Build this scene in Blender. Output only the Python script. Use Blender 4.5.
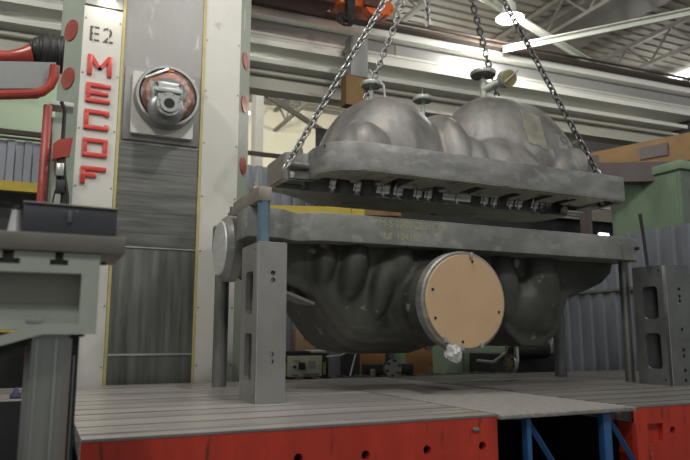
import bpy, bmesh, math, random
import numpy as np
from mathutils import Vector, Matrix, Euler
random.seed(7)
R = math.radians
for o in list(bpy.data.objects): bpy.data.objects.remove(o)
scn = bpy.context.scene
col = scn.collection

# ------------------------------------------------------------------ camera
CAM = Vector((0, 0, 1.6)); YAW = R(24.73); PIT = R(8.98); FPX = 660.0
cd = bpy.data.cameras.new('camera'); cam = bpy.data.objects.new('camera', cd); col.objects.link(cam)
cam.location = CAM; cam.rotation_euler = (R(90) + PIT, 0, -YAW)
cd.sensor_width = 36; cd.lens = FPX / 690 * 36; cd.clip_end = 200
cd.dof.use_dof = True; cd.dof.focus_distance = 6.9; cd.dof.aperture_fstop = 1.6
scn.camera = cam
# ------------------------------------------------------------------ world and exposure
w = bpy.data.worlds.new('world'); scn.world = w; w.use_nodes = True
w.node_tree.nodes['Background'].inputs[0].default_value = (0.80, 0.86, 0.84, 1)
w.node_tree.nodes['Background'].inputs[1].default_value = 0.30
scn.view_settings.view_transform = 'Standard'; scn.view_settings.look = 'None'
scn.view_settings.exposure = 0.0; scn.view_settings.gamma = 1.0
# high-bay lamps of the hall, most added unseen for fill: x, y, z, watts
LAMPS = [(9.08, 10.96, 8.45, 150), (10.76, 18.0, 9.00, 450), (2.5, 4.2, 9.0, 420), (-3.5, 6.0, 9.0, 420),
         (6.5, -0.5, 9.0, 420), (15.5, 6.0, 9.2, 190), (2.2, 13.2, 9.2, 500), (-1.5, -1.5, 9.0, 420),
         (19.5, 15.5, 9.2, 200), (5.5, 20.0, 8.6, 260)]

# ------------------------------------------------------------------ helpers
def at(px, py, y):                       # a point of the place at depth y, as measured from the photograph
    fw = Vector((math.sin(YAW)*math.cos(PIT), math.cos(YAW)*math.cos(PIT), math.sin(PIT)))
    r = Vector((math.cos(YAW), -math.sin(YAW), 0)); u = r.cross(fw)
    d = fw*FPX + r*(px-345) - u*(py-230)
    return CAM + d*(y/d.y)
def atz(px, py, z):                      # the same for a point at height z
    q = at(px, py, 1.0) - CAM
    return CAM + q*((z-CAM.z)/q.z)
def put(name, me, mat, parent=None):
    o = bpy.data.objects.new(name, me); col.objects.link(o)
    if mat is not None:
        me.materials.clear(); me.materials.append(mat)
    if parent is not None: o.parent = parent
    return o
def thing(name, label, cat, group=None):
    o = bpy.data.objects.new(name, None); col.objects.link(o); o.empty_display_size = .1
    o['label'] = label; o['category'] = cat
    if group: o['group'] = group
    return o
def tag(o, label, cat, group=None, kind=None):
    o['label'] = label; o['category'] = cat
    if group: o['group'] = group
    if kind: o['kind'] = kind
    return o
def struct(o):
    o['kind'] = 'structure'; return o
def base(t, x, y, z):                     # move the empty to the thing's base, keeping its parts where they are
    for c in t.children: c.matrix_parent_inverse = Matrix.Translation((-x, -y, -z))
    t.location = (x, y, z)
class B:                                  # collects shapes into one mesh
    def __init__(s): s.bm = bmesh.new()
    def box(s, x0, x1, y0, y1, z0, z1, bev=0, rot=None, piv=None):
        m = Matrix.Translation(((x0+x1)/2, (y0+y1)/2, (z0+z1)/2)) @ Matrix.Diagonal((abs(x1-x0), abs(y1-y0), abs(z1-z0), 1))
        g = bmesh.ops.create_cube(s.bm, size=1, matrix=m); vs = g['verts']
        if rot:
            p = Vector(piv) if piv else Vector(((x0+x1)/2, (y0+y1)/2, (z0+z1)/2))
            bmesh.ops.rotate(s.bm, verts=vs, cent=p, matrix=Euler(rot).to_matrix())
        if bev:
            es = list({e for v in vs for e in v.link_edges})
            bmesh.ops.bevel(s.bm, geom=es, offset=bev, segments=2, affect='EDGES', profile=.5)
        return s
    def cyl(s, a, b, r, r2=None, n=24, cap=True):
        a = Vector(a); b = Vector(b); d = b-a; L = d.length
        q = d.to_track_quat('Z', 'Y').to_matrix().to_4x4()
        bmesh.ops.create_cone(s.bm, cap_ends=cap, segments=n, radius1=r, radius2=r if r2 is None else r2, depth=L,
                              matrix=Matrix.Translation((a+b)/2) @ q)
        return s
    def lathe(s, prof, org, axis='Z', n=32, a0=0, a1=360):
        # prof: list of (radius, height)
        org = Vector(org); full = abs(a1-a0) >= 360; k = n if full else n+1; rows = []
        for i in range(k):
            t = R(a0 + (a1-a0)*i/n); row = []
            for r, h in prof:
                c, q = r*math.cos(t), r*math.sin(t)
                p = {'Z': (c, q, h), 'Y': (c, h, q), 'X': (h, c, q)}[axis]
                row.append(s.bm.verts.new(org + Vector(p)))
            rows.append(row)
        for i in range(n if full else n):
            A, C_ = rows[i], rows[(i+1) % k]
            for j in range(len(prof)-1):
                try: s.bm.faces.new((A[j], C_[j], C_[j+1], A[j+1]))
                except ValueError: pass
        return s
    def tube(s, pts, r, n=10, closed=False):
        pts = [Vector(p) for p in pts]; rows = []; m = len(pts); up = Vector((0, 0, 1)); last = None
        for i, p in enumerate(pts):
            if closed: d = pts[(i+1) % m] - pts[i-1]
            else: d = pts[min(i+1, m-1)] - pts[max(i-1, 0)]
            d.normalize()
            if last is None:
                a = d.cross(up)
                if a.length < 1e-3: a = d.cross(Vector((1, 0, 0)))
            else: a = last - d*last.dot(d)
            a.normalize(); last = a; b = d.cross(a)
            rr = r[i] if isinstance(r, (list, tuple)) else r
            rows.append([s.bm.verts.new(p + a*math.cos(2*math.pi*k/n)*rr + b*math.sin(2*math.pi*k/n)*rr) for k in range(n)])
        for i in range(m if closed else m-1):
            A, C_ = rows[i], rows[(i+1) % m]
            for k in range(n): s.bm.faces.new((A[k], A[(k+1) % n], C_[(k+1) % n], C_[k]))
        if not closed:
            s.bm.faces.new(rows[0][::-1]); s.bm.faces.new(rows[-1])
        return s
    def prism(s, pts, axis, a, b):        # polygon pts extruded from a to b along axis
        def P(u, v, w): return {'X': (w, u, v), 'Y': (u, w, v), 'Z': (u, v, w)}[axis]
        A = [s.bm.verts.new(P(u, v, a)) for u, v in pts]; C_ = [s.bm.verts.new(P(u, v, b)) for u, v in pts]
        s.bm.faces.new(A); s.bm.faces.new(C_[::-1]); n = len(pts)
        for i in range(n): s.bm.faces.new((A[i], C_[i], C_[(i+1) % n], A[(i+1) % n]))
        return s
    def ell(s, c, r, rot=(0, 0, 0)):
        m = Matrix.Translation(c) @ Euler([R(a) for a in rot]).to_matrix().to_4x4() @ Matrix.Diagonal((*r, 1))
        bmesh.ops.create_uvsphere(s.bm, u_segments=32, v_segments=20, radius=1, matrix=m); return s
    def mesh(s, smooth=30):
        bmesh.ops.recalc_face_normals(s.bm, faces=s.bm.faces)
        me = bpy.data.meshes.new('m'); s.bm.to_mesh(me); s.bm.free()
        if smooth:
            me.polygons.foreach_set('use_smooth', [True]*len(me.polygons))
            me.set_sharp_from_angle(angle=R(smooth))
        return me
    def put(s, name, mat, parent=None, smooth=30): return put(name, s.mesh(smooth), mat, parent)
def remeshed(b, voxel, it=8, cut=None, cut_up=True):
    """volume of the collected shapes fused into one skin and softened; cut flat at height cut"""
    me = b.mesh(0); o = bpy.data.objects.new('t', me); col.objects.link(o)
    m = o.modifiers.new('r', 'REMESH'); m.mode = 'VOXEL'; m.voxel_size = voxel; m.use_smooth_shade = True
    s = o.modifiers.new('s', 'SMOOTH'); s.iterations = it; s.factor = .5
    dg = bpy.context.evaluated_depsgraph_get(); dg.update()
    out = bpy.data.meshes.new_from_object(o.evaluated_get(dg)); bpy.data.objects.remove(o)
    if cut is not None:
        bm = bmesh.new(); bm.from_mesh(out)
        g = bmesh.ops.bisect_plane(bm, geom=bm.verts[:]+bm.edges[:]+bm.faces[:], plane_co=(0, 0, cut), plane_no=(0, 0, 1),
                                   clear_inner=cut_up, clear_outer=not cut_up)
        bmesh.ops.holes_fill(bm, edges=[e for e in bm.edges if e.is_boundary])
        bm.to_mesh(out); bm.free()
    out.polygons.foreach_set('use_smooth', [True]*len(out.polygons))
    return out
def from_curve(cu, plane, off, name, mat, parent=None, loc=None, rotz=0):
    o = bpy.data.objects.new('t', cu); col.objects.link(o)
    dg = bpy.context.evaluated_depsgraph_get(); dg.update()
    me = bpy.data.meshes.new_from_object(o.evaluated_get(dg)); bpy.data.objects.remove(o)
    M = {'XY': Matrix.Identity(4), 'XZ': Matrix(((1, 0, 0, 0), (0, 0, -1, 0), (0, 1, 0, 0), (0, 0, 0, 1))),
         'YZ': Matrix(((0, 0, -1, 0), (-1, 0, 0, 0), (0, 1, 0, 0), (0, 0, 0, 1)))}[plane]
    # YZ: curve u runs towards -Y so that a face looking to -X reads the right way
    me.transform(M)
    T = {'XY': (0, 0, off), 'XZ': (0, off, 0), 'YZ': (off, 0, 0)}[plane]
    me.transform(Matrix.Translation(T))
    if loc is not None: me.transform(Matrix.Translation(loc))
    return put(name, me, mat, parent)
def circ(x, y, r, n=16): return [(x+r*math.cos(2*math.pi*i/n), y+r*math.sin(2*math.pi*i/n)) for i in range(n)]
def rrect(x0, x1, y0, y1, r, n=5):
    o = []
    for cx, cy, a in ((x1-r, y0+r, -90), (x1-r, y1-r, 0), (x0+r, y1-r, 90), (x0+r, y0+r, 180)):
        for i in range(n+1): o.append((cx+r*math.cos(R(a+90*i/n)), cy+r*math.sin(R(a+90*i/n))))
    return o
def plate(loops, thick, plane, off, name, mat, parent=None, bev=0):
    cu = bpy.data.curves.new('c', 'CURVE'); cu.dimensions = '2D'; cu.fill_mode = 'BOTH'; cu.extrude = thick/2; cu.bevel_depth = bev
    for L in loops:
        sp = cu.splines.new('POLY'); sp.points.add(len(L)-1)
        for p, q in zip(sp.points, L):
            u = -q[0] if plane == 'YZ' else q[0]
            p.co = (u, q[1], 0, 1)
        sp.use_cyclic_u = True
    return from_curve(cu, plane, off, name, mat, parent)
def text(body, size, plane, off, loc, name, mat, parent=None, ext=.002, space=1.0, shear=0):
    cu = bpy.data.curves.new('t', 'FONT'); cu.body = body; cu.size = size; cu.extrude = ext; cu.space_character = space; cu.shear = shear
    return from_curve(cu, plane, off, name, mat, parent, loc)
def tree_copy(o, parent=None):
    c = o.copy(); col.objects.link(c)
    if parent is not None: c.parent = parent
    for ch in list(o.children): tree_copy(ch, c)
    return c

# ------------------------------------------------------------------ materials
def mat(name, c1, c2=None, rough=.5, metal=0, scale=3, stretch=(1, 1, 1), bump=0, bscale=40, r2=None, detail=6, c3=None, c3t=.62, emit=None, alpha=None, sharp=.25, soft=.04):
    m = bpy.data.materials.new(name); m.use_nodes = True; nt = m.node_tree; N = nt.nodes; L = nt.links
    p = N['Principled BSDF']; p.inputs['Metallic'].default_value = metal; p.inputs['Roughness'].default_value = rough
    if emit:
        p.inputs['Base Color'].default_value = (*c1, 1); p.inputs['Emission Color'].default_value = (*c1, 1); p.inputs['Emission Strength'].default_value = emit
        return m
    tc = N.new('ShaderNodeTexCoord'); mp = N.new('ShaderNodeMapping'); mp.inputs['Scale'].default_value = stretch
    L.new(tc.outputs['Object'], mp.inputs['Vector'])
    n = N.new('ShaderNodeTexNoise'); n.inputs['Scale'].default_value = scale; n.inputs['Detail'].default_value = detail; n.inputs['Roughness'].default_value = .6
    L.new(mp.outputs[0], n.inputs['Vector'])
    cr = N.new('ShaderNodeValToRGB'); e = cr.color_ramp
    c2 = c2 or tuple(c*.8 for c in c1)
    e.elements[0].position = .5-sharp; e.elements[0].color = (*c2, 1); e.elements[1].position = .5+sharp; e.elements[1].color = (*c1, 1)
    L.new(n.outputs['Fac'], cr.inputs[0]); out = cr.outputs[0]
    if c3:
        n2 = N.new('ShaderNodeTexNoise'); n2.inputs['Scale'].default_value = scale*2.3; n2.inputs['Detail'].default_value = 9
        L.new(mp.outputs[0], n2.inputs['Vector'])
        r_ = N.new('ShaderNodeMapRange'); r_.inputs[1].default_value = c3t-soft; r_.inputs[2].default_value = c3t+soft
        L.new(n2.outputs['Fac'], r_.inputs[0])
        mx = N.new('ShaderNodeMix'); mx.data_type = 'RGBA'; L.new(r_.outputs[0], mx.inputs[0]); L.new(out, mx.inputs[6]); mx.inputs[7].default_value = (*c3, 1); out = mx.outputs[2]
    L.new(out, p.inputs['Base Color'])
    if r2 is not None:
        mr = N.new('ShaderNodeMapRange'); mr.inputs[3].default_value = rough; mr.inputs[4].default_value = r2
        mr.inputs[1].default_value = .3; mr.inputs[2].default_value = .7
        L.new(n.outputs['Fac'], mr.inputs[0]); L.new(mr.outputs[0], p.inputs['Roughness'])
    if bump:
        nb = N.new('ShaderNodeTexNoise'); nb.inputs['Scale'].default_value = bscale; nb.inputs['Detail'].default_value = 4
        L.new(mp.outputs[0], nb.inputs['Vector'])
        bp = N.new('ShaderNodeBump'); bp.inputs['Strength'].default_value = bump; bp.inputs['Distance'].default_value = .02
        L.new(nb.outputs['Fac'], bp.inputs['Height']); L.new(bp.outputs[0], p.inputs['Normal'])
    if alpha is not None: p.inputs['Alpha'].default_value = alpha
    return m
M = {}
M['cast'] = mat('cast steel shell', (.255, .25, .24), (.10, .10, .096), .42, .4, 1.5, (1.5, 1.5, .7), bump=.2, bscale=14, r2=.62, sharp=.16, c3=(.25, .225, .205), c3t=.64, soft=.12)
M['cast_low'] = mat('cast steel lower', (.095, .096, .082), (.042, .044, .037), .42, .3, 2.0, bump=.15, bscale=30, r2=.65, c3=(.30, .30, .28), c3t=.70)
M['flange'] = mat('machined flange steel', (.32, .315, .305), (.19, .19, .185), .4, .5, 2.6, (1, 1, 2), bump=.08, r2=.55, c3=(.39, .38, .355), c3t=.64, sharp=.15, soft=.1)
M['flange_low'] = mat('lower flange steel', (.30, .30, .285), (.18, .182, .172), .42, .45, 1.7, (1, 1, 1.5), bump=.08, r2=.6, c3=(.40, .395, .36), c3t=.66, sharp=.14, soft=.1)
M['face'] = mat('oily joint face', (.82, .79, .67), (.52, .52, .40), .34, .55, 3, r2=.45, c3=(.22, .12, .06), c3t=.66)
M['end_polish'] = mat('bright turned end face', (.9, .9, .88), (.7, .7, .68), .38, .6, 3, (1, 1, 6))
M['girder_beige'] = mat('dusty beige girder paint', (.50, .485, .43), (.42, .40, .35), .5, .05, 1.2, (.3, 1, 1), c3=(.34, .27, .21), c3t=.66)
M['polish'] = mat('polished bore steel', (.75, .75, .73), (.5, .5, .48), .16, 1, 6, (1, 8, 8), r2=.3)
M['rust_face'] = mat('scraped end steel', (.36, .32, .28), (.20, .18, .155), .45, .4, 5, r2=.6)
M['board'] = mat('fibreboard', (.56, .385, .235), (.50, .34, .205), .75, 0, 3, bump=.03, c3=(.50, .33, .2), c3t=.72)
M['block'] = mat('ground steel block', (.40, .39, .375), (.27, .265, .255), .38, .65, 2, (1, 1, .6), r2=.5, bump=.03)
M['block_dark'] = mat('dark steel block', (.23, .235, .235), (.13, .135, .135), .36, .65, 3, r2=.55, bump=.03)
M['bar'] = mat('round bar steel', (.30, .30, .29), (.13, .13, .125), .35, .7, 3, (1, 1, .5), r2=.5)
M['bore_dark'] = mat('dark interior', (.018, .018, .017), (.01, .01, .01), .8, 0, 4)
M['blue_post'] = mat('blue painted tube', (.13, .21, .27), (.09, .15, .2), .35, .1, 4, r2=.5)
M['table_top'] = mat('planed table iron', (.70, .645, .62), (.30, .28, .27), .25, .5, 1.8, (.22, 9, 1), r2=.42, bump=.03, c3=(.5, .47, .45), c3t=.66)
M['table_shaded'] = mat('shade darkened table iron', (.40, .375, .35), (.17, .16, .15), .25, .5, 1.8, (.22, 9, 1), r2=.42, bump=.03)  # casing's shade put into a darker copy of the table iron
M['table_edge'] = mat('table edge iron', (.30, .29, .28), (.2, .195, .19), .45, .5, 3)
M['grate'] = mat('pitted deck plate', (.46, .445, .42), (.21, .20, .19), .5, .4, 22, bump=.5, bscale=70, r2=.65)
M['red'] = mat('red machine paint', (.66, .055, .028), (.42, .034, .018), .45, 0, 2.5, (3, 1, .5), r2=.6, c3=(.16, .03, .02), c3t=.66)
M['red_plain'] = mat('red enamel', (.40, .05, .035), (.25, .03, .022), .32, 0, 3, c3=(.2, .07, .05), c3t=.66)
M['letter'] = mat('red plastic lettering', (.62, .05, .035), (.52, .04, .03), .35, 0, 5)
M['cream'] = mat('cream machine paint', (.62, .61, .57), (.52, .51, .475), .5, 0, 1.5, r2=.6, c3=(.42, .40, .35), c3t=.72)
M['sage'] = mat('pale green machine paint', (.38, .43, .36), (.31, .35, .29), .5, 0, 1.2, r2=.6)
M['disc'] = mat('red cover cap', (.42, .10, .08), (.30, .06, .05), .4, .1, 6)
M['yellow_strip'] = mat('yellow wiper strip', (.52, .45, .19), (.40, .34, .14), .6, 0, 6)
M['steel_cover'] = mat('brushed way cover', (.29, .285, .28), (.17, .168, .165), .48, .5, 1.3, (2, 1, .7), r2=.62, c3=(.36, .35, .345), c3t=.68)
M['bellow'] = mat('oiled way cover', (.20, .20, .19), (.06, .062, .06), .4, .5, 2.2, (.5, 1, 9), r2=.5, detail=9)
M['bellow_v'] = mat('oiled lower cover', (.24, .245, .23), (.08, .085, .08), .35, .7, 2.4, (4, 1, .25), r2=.5)
M['copper'] = mat('worn red oxide casting', (.27, .12, .085), (.17, .085, .065), .38, .3, 4, c3=(.30, .27, .25), c3t=.56)
M['nose'] = mat('grey spindle iron', (.33, .34, .34), (.24, .25, .25), .38, .5, 5)
M['silver'] = mat('bright steel', (.60, .60, .58), (.42, .42, .40), .3, .85, 5, r2=.4)
M['black'] = mat('black rubber', (.022, .022, .022), (.012, .012, .012), .55, 0, 8)
M['black_metal'] = mat('black painted metal', (.03, .03, .032), (.018, .018, .02), .45, .2, 5)
M['stencil'] = mat('stencil paint', (.10, .09, .08), (.07, .06, .05), .6, 0, 10)
M['chalk'] = mat('yellow marker writing', (.44, .42, .19), (.28, .27, .16), .7, 0, 16)
M['bed_paint'] = mat('grey green machine bed paint', (.44, .46, .40), (.36, .38, .33), .5, 0, 2, c3=(.24, .23, .18), c3t=.66)
M['slab'] = mat('dull steel slab', (.24, .225, .20), (.16, .15, .135), .42, .55, 3, (1, 1, 1.5), r2=.55, c3=(.33, .31, .28), c3t=.7)
M['leg'] = mat('stainless column', (.40, .40, .375), (.29, .29, .27), .32, .75, 2.5, (6, 6, .2), r2=.42)
M['box'] = mat('slate sheet metal', (.085, .085, .098), (.06, .06, .07), .42, .35, 3, r2=.5)
M['chain'] = mat('galvanised chain', (.40, .40, .40), (.2, .2, .2), .32, .85, 20)
M['chain_dark'] = mat('dark chain', (.20, .20, .205), (.09, .09, .09), .35, .85, 20)
M['flange_paint'] = mat('pale green valve flange', (.40, .43, .38), (.28, .29, .26), .5, .4, 9, c3=(.2, .2, .18), c3t=.6)
M['brass'] = mat('yellowed valve face', (.38, .31, .12), (.14, .12, .07), .45, .5, 14)
M['girder'] = mat('grey and shaded girder paint', (.30, .30, .295), (.25, .25, .245), .38, .1, 1.1, (.3, 1, 2), r2=.45)
M['girder_light'] = mat('pale and lit girder paint', (.80, .80, .75), (.70, .70, .65), .4, .05, 1.5, (.3, 1, 1), r2=.5)
M['girder_dim'] = mat('dusty girder paint', (.33, .32, .28), (.25, .24, .20), .5, .05, 1.2, (.3, 1, 1), c3=(.26, .22, .18), c3t=.66)
M['rusty'] = mat('rusty rail', (.085, .058, .044), (.045, .032, .026), .7, .1, 3)
M['deck'] = mat('roof deck', (.27, .25, .21), (.22, .205, .17), .7, 0, 1)
M['joist'] = mat('joist steel', (.20, .19, .165), (.15, .142, .125), .6, .1, 3)
M['brace'] = mat('white painted brace', (.62, .64, .57), (.52, .54, .48), .5, 0, 2)
M['wall'] = mat('cream wall panel', (.66, .625, .48), (.58, .545, .42), .7, 0, .7)
M['mint'] = mat('mint wall panel', (.46, .58, .42), (.40, .51, .37), .7, 0, .8)
M['corr'] = mat('blue grey corrugated sheet', (.27, .285, .33), (.21, .225, .265), .45, .3, 1.5, (2, 2, .3))
M['orange'] = mat('orange hoist paint', (.72, .16, .035), (.52, .10, .025), .45, 0, 2.5, c3=(.12, .05, .03), c3t=.63)
M['maroon'] = mat('dark brown crane steel', (.10, .035, .025), (.06, .022, .018), .6, 0, 2)
M['yellow'] = mat('yellow guard rail', (.62, .47, .05), (.5, .37, .04), .5, 0, 3)
M['ochre'] = mat('orange rack beam', (.27, .155, .05), (.18, .10, .035), .55, 0, 1.5, c3=(.2, .13, .06), c3t=.60)
M['green'] = mat('green cabinet paint', (.20, .28, .19), (.17, .24, .16), .45, 0, 1.5, r2=.55)
M['green_edge'] = mat('green cabinet trim', (.23, .32, .22), None, .45, 0, 3)
M['green_end'] = mat('dull green cabinet end', (.16, .19, .15), None, .5, 0, 3)
M['mauve'] = mat('brown grey beam paint', (.13, .105, .105), (.10, .08, .08), .6, 0, 3)
M['blue'] = mat('blue trestle paint', (.035, .13, .33), (.025, .09, .25), .4, 0, 4, c3=(.05, .06, .09), c3t=.68)
M['tin'] = mat('cream instrument face', (.50, .51, .42), None, .5, 0, 3)
M['carton'] = mat('cardboard', (.40, .28, .17), (.33, .23, .14), .8, 0, 3)
M['plywood'] = mat('orange plywood', (.34, .17, .06), (.26, .13, .05), .7, 0, 2, (1, 1, 4))
M['bag'] = mat('thin clear plastic bag', (.75, .77, .76), (.6, .62, .6), .25, 0, 12, alpha=.75)
M['tape'] = mat('silver tape', (.58, .56, .50), (.30, .285, .23), .32, .1, 5, bump=.5, bscale=12)
M['hi_vis'] = mat('yellow green strap', (.25, .30, .06), None, .5, 0, 3)
M['white'] = mat('white plastic', (.65, .67, .66), None, .5, 0, 3)
M['violet'] = mat('violet sheet', (.045, .04, .11), None, .5, 0, 3)
M['floor'] = mat('oily concrete', (.10, .095, .09), (.05, .05, .047), .5, 0, 1.2, r2=.7)
M['lamp_on'] = mat('lit lamp lens', (1, .97, .92), emit=9)
M['sky_light'] = mat('daylit skylight', (.95, .98, 1), emit=3)
M['glass_dark'] = mat('dark label', (.05, .05, .05), None, .4)

# ------------------------------------------------------------------ the hall
def corrugated(u0, u1, z0, z1, pitch, depth, fn):
    bm = bmesh.new(); prev = None; u = u0; prof = []
    while u < u1:
        for du, d in ((0, 0), (.42, 0), (.5, 1), (.92, 1)):
            prof.append((min(u+du*pitch, u1), d*depth))
        u += pitch
    for uu, d in prof:
        a = bm.verts.new(fn(uu, d, z0)); b = bm.verts.new(fn(uu, d, z1))
        if prev: bm.faces.new((prev[0], a, b, prev[1]))
        prev = (a, b)
    me = bpy.data.meshes.new('c'); bm.to_mesh(me); bm.free(); return me
struct(B().box(-8, 26, -4, 24, -.2, 0).put('floor', M['floor']))
# ceiling: ribbed deck, ribs along the length of the hall
me = corrugated(1, 24, 0, 1, .36, .04, lambda u, d, s: (-8 + 34*s, u, 10.6 - d))
struct(put('ceiling', me, M['deck']))
struct(B().box(-8, 26, 24, 24.2, 0, 11).put('wall_back', M['wall']))
struct(put('wall_right', corrugated(6.6, 16, -.0, 2.42, .3, .06, lambda u, d, z: (9.3+d, u, z)), M['corr']))
struct(put('wall_right', corrugated(6.6, 13, 2.38, 3.36, .3, .06, lambda u, d, z: (9.36+d, u, z)), M['corr']))
struct(B().box(9.26, 9.33, 6.6, 13, 2.36, 2.41).put('trim_1', M['joist']))
struct(put('wall_partition', corrugated(3.2, 11, 0, 5.35, .3, .06, lambda u, d, z: (u, 14.0-d, z)), M['corr']))
struct(put('wall_left', corrugated(-3, .9, 4.38, 5.30, .3, .06, lambda u, d, z: (u, 13.9-d, z)), M['corr']))
struct(B().box(-3, .9, 14.3, 14.5, 0, 4.7).put('wall_left', M['black_metal']))
struct(B().box(-4, .9, 14.3, 14.5, 5.3, 7.2).put('wall_left', M['mint']))
struct(B().box(-3.2, .9, 13.7, 13.8, 5.38, 5.47).box(-3.2, .9, 13.72, 13.79, 5.30, 5.33).put('trim_2', M['rusty']))
# joists of the roof
def truss(x):
    b = B(); b.box(x-.06, x+.06, 4, 24, 10.3, 10.42); b.box(x-.06, x+.06, 4, 24, 9.5, 9.6)
    y = 4.3; k = 0
    while y < 23.5:
        z0, z1 = (9.55, 10.35) if k % 2 else (10.35, 9.55)
        b.cyl((x, y, z0), (x, y+.8, z1), .035, n=6); y += .8; k += 1
    return b.put('trim_3', M['joist'])
for x in (4, 8, 12, 16, 20): struct(truss(x))
struct(B().box(12.6, 14.6, 4, 24, 10.3, 10.5).put('trim_4', M['joist']))
struct(B().box(19.49, 21.09, 14.30, 15.40, 10.42, 10.5).put('window_1', M['sky_light']))
# rear steel portal column, rafter and rails behind the hanging chain
struct(B().box(at(254, 110, 16.8).x, at(261.5, 110, 16.8).x, 16.6, 17.0, 0, 8.6).put('trim_5', M['cream']))
p = at(262, 92, 16.8); q = at(345, 145, 16.8)
struct(B().tube([p, q], .08, 6).put('trim_6', M['joist']))
struct(B().box(4.4, 9, 15.9, 16, 6.15, 6.25).put('trim_7', M['rusty']))

# diagonal white wind braces under the roof
def brace(a, b, label):
    a = Vector(a); b = Vector(b); d = (b-a).normalized(); s = d.cross(Vector((0, 0, 1))).normalized(); bb = B()
    for w_, h0, h1 in ((.13, 0, .03), (.03, -.10, 0)):
        c0 = 0 if w_ > .1 else .05
        vs = []
        for e in (a, b):
            for q_ in ((-w_/2-c0, h0), (w_/2-c0, h0), (w_/2-c0, h1), (-w_/2-c0, h1)):
                vs.append(bb.bm.verts.new(e + s*q_[0] + Vector((0, 0, q_[1]))))
        for f in ((0, 1, 2, 3), (7, 6, 5, 4), (0, 4, 5, 1), (1, 5, 6, 2), (2, 6, 7, 3), (3, 7, 4, 0)):
            bb.bm.faces.new([vs[i] for i in f])
    return tag(bb.put('brace_bar', M['brace']), label, 'roof brace', None)
brace(at(476, -8, 11.2), at(600, 67, 11.9), 'white angle iron brace slanting down to the right, ending at the crane girder')
brace(at(503, 48, 11.6), at(700, 8, 9.0), 'long white angle iron brace rising towards the top right corner')

# ------------------------------------------------------------------ crane runway
GD = Vector((math.cos(R(2.7)), -math.sin(R(2.7)), 0))
gz = Matrix.Translation((8.45, 12, 0)) @ Matrix.Rotation(-R(2.7), 4, 'Z')
def gbox(b, u0, u1, v0, v1, z0, z1, bev=0): b.box(u0, u1, v0, v1, z0, z1, bev); return b
def gput(b, name, m_, parent=None):
    me = b.mesh(30); me.transform(gz); return put(name, me, m_, parent)
g = thing('crane_girder', 'big grey painted crane runway girder with white top channel, crossing above the casing', 'crane girder')
gput(B().box(-13, 20, .12, .3, 7.4, 8.0), 'web', M['girder'], g)  # shade on the web put into its greyer paint
gput(B().box(-13, 20, -.1, .6, 8.03, 8.19, .01), 'top_channel', M['girder_light'], g)
gput(B().prism([(.12, 7.76), (-.2, 7.45), (-.2, 7.34), (.45, 7.34), (.45, 7.76)], 'X', -13, 20), 'lower_channel', M['girder_light'], g)  # light on the sloped band put into its paler paint
gput(B().box(-13, 20, -.03, -.01, 7.61, 7.625), 'conduit', M['glass_dark'], g)
for u in (-8.2, -1.6, 2.9, 7.2):
    gput(B().box(u, u+.035, .1, .14, 7.7, 8.0), 'stiffener', M['girder_dim'], g)
base(g, 8.45, 12, 7.2)
g = thing('crane_girder', 'lower dusty runway beam with thin white flange, just under the big grey girder', 'crane girder')
gput(B().box(-13, 20, .5, .7, 6.7, 7.2), 'web', M['girder_beige'], g)
gput(B().prism([(.5, 7.27), (.15, 7.22), (.15, 7.12), (.7, 7.12), (.7, 7.27)], 'X', -13, 20), 'top_flange', M['girder_light'], g)
gput(B().box(-13, 20, .4, .8, 6.64, 6.70), 'bottom_flange', M['girder_beige'], g)
gput(B().cyl((-13, .40, 7.0), (20, .40, 7.0), .05, n=12), 'pipe', M['girder_beige'], g)
base(g, 8.45, 12, 6.64)
g = thing('crane_rail', 'rusty crane rail with conductor bars lying on the big grey girder', 'crane rail')
gput(B().box(-13, 20, .2, .32, 8.19, 8.36), 'rail', M['rusty'], g)
gput(B().box(-13, 20, -.3, .2, 8.19, 8.215), 'rail_shelf', M['rusty'], g)
for k in range(3): gput(B().box(-13, 20, -.10-.08*k, -.05-.08*k, 8.215+.06*k, 8.26+.06*k), 'conductor_bar', M['rusty'], g)
base(g, 8.45, 12, 8.19)

# orange crane hoist on the rail
h = thing('crane_hoist', 'orange and dark brown crane end truck on the rail at the top of the view', 'crane hoist')
y0 = 11.0
def hx(px, py): return at(px, py, y0)
a = hx(253, 4); c_ = hx(333, 13)
B().box(a.x-.4, c_.x, y0-.1, y0+.5, c_.z+.16, 9.0, .02).put('end_carriage', M['maroon'], h)
a = hx(288, 0); c_ = hx(318, 5); B().box(a.x, c_.x, y0-.16, y0-.1, c_.z+.05, 9.0).put('orange_panel', M['orange'], h)
a = hx(338, 0); c_ = hx(376, 13); B().box(a.x, c_.x, y0-.1, y0+.4, c_.z, 9.0, .04).put('body', M['orange'], h)
q = hx(370, 11)
B().cyl((q.x, y0-.3, q.z), (q.x, y0-.1, q.z), .25, n=28).put('wheel', M['orange'], h)
B().cyl((q.x, y0-.34, q.z), (q.x, y0-.3, q.z), .10, n=20).put('hub', M['maroon'], h)
q = hx(362, 8); B().box(q.x-.12, q.x+.1, y0-.36, y0-.3, q.z-.12, q.z+.3, .02).put('dark_cover', M['maroon'], h)
q = hx(382, 12); B().cyl((q.x, y0-.2, q.z), (q.x, y0+.1, q.z), .16, n=24).put('wheel', M['orange'], h)
q = hx(346, 26); B().box(q.x-.1, q.x+.06, y0-.30, y0-.15, q.z, 9.0).put('guide_bar', M['black_metal'], h)
c = B(); pts = []
q = hx(333, 28)
for i in range(60):
    a_ = i*.42; pts.append((q.x+.13*math.cos(a_)+.002*i, y0-.42+.02*math.sin(i), q.z+.12*math.sin(a_)))
c.tube(pts, .012, 6)
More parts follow.
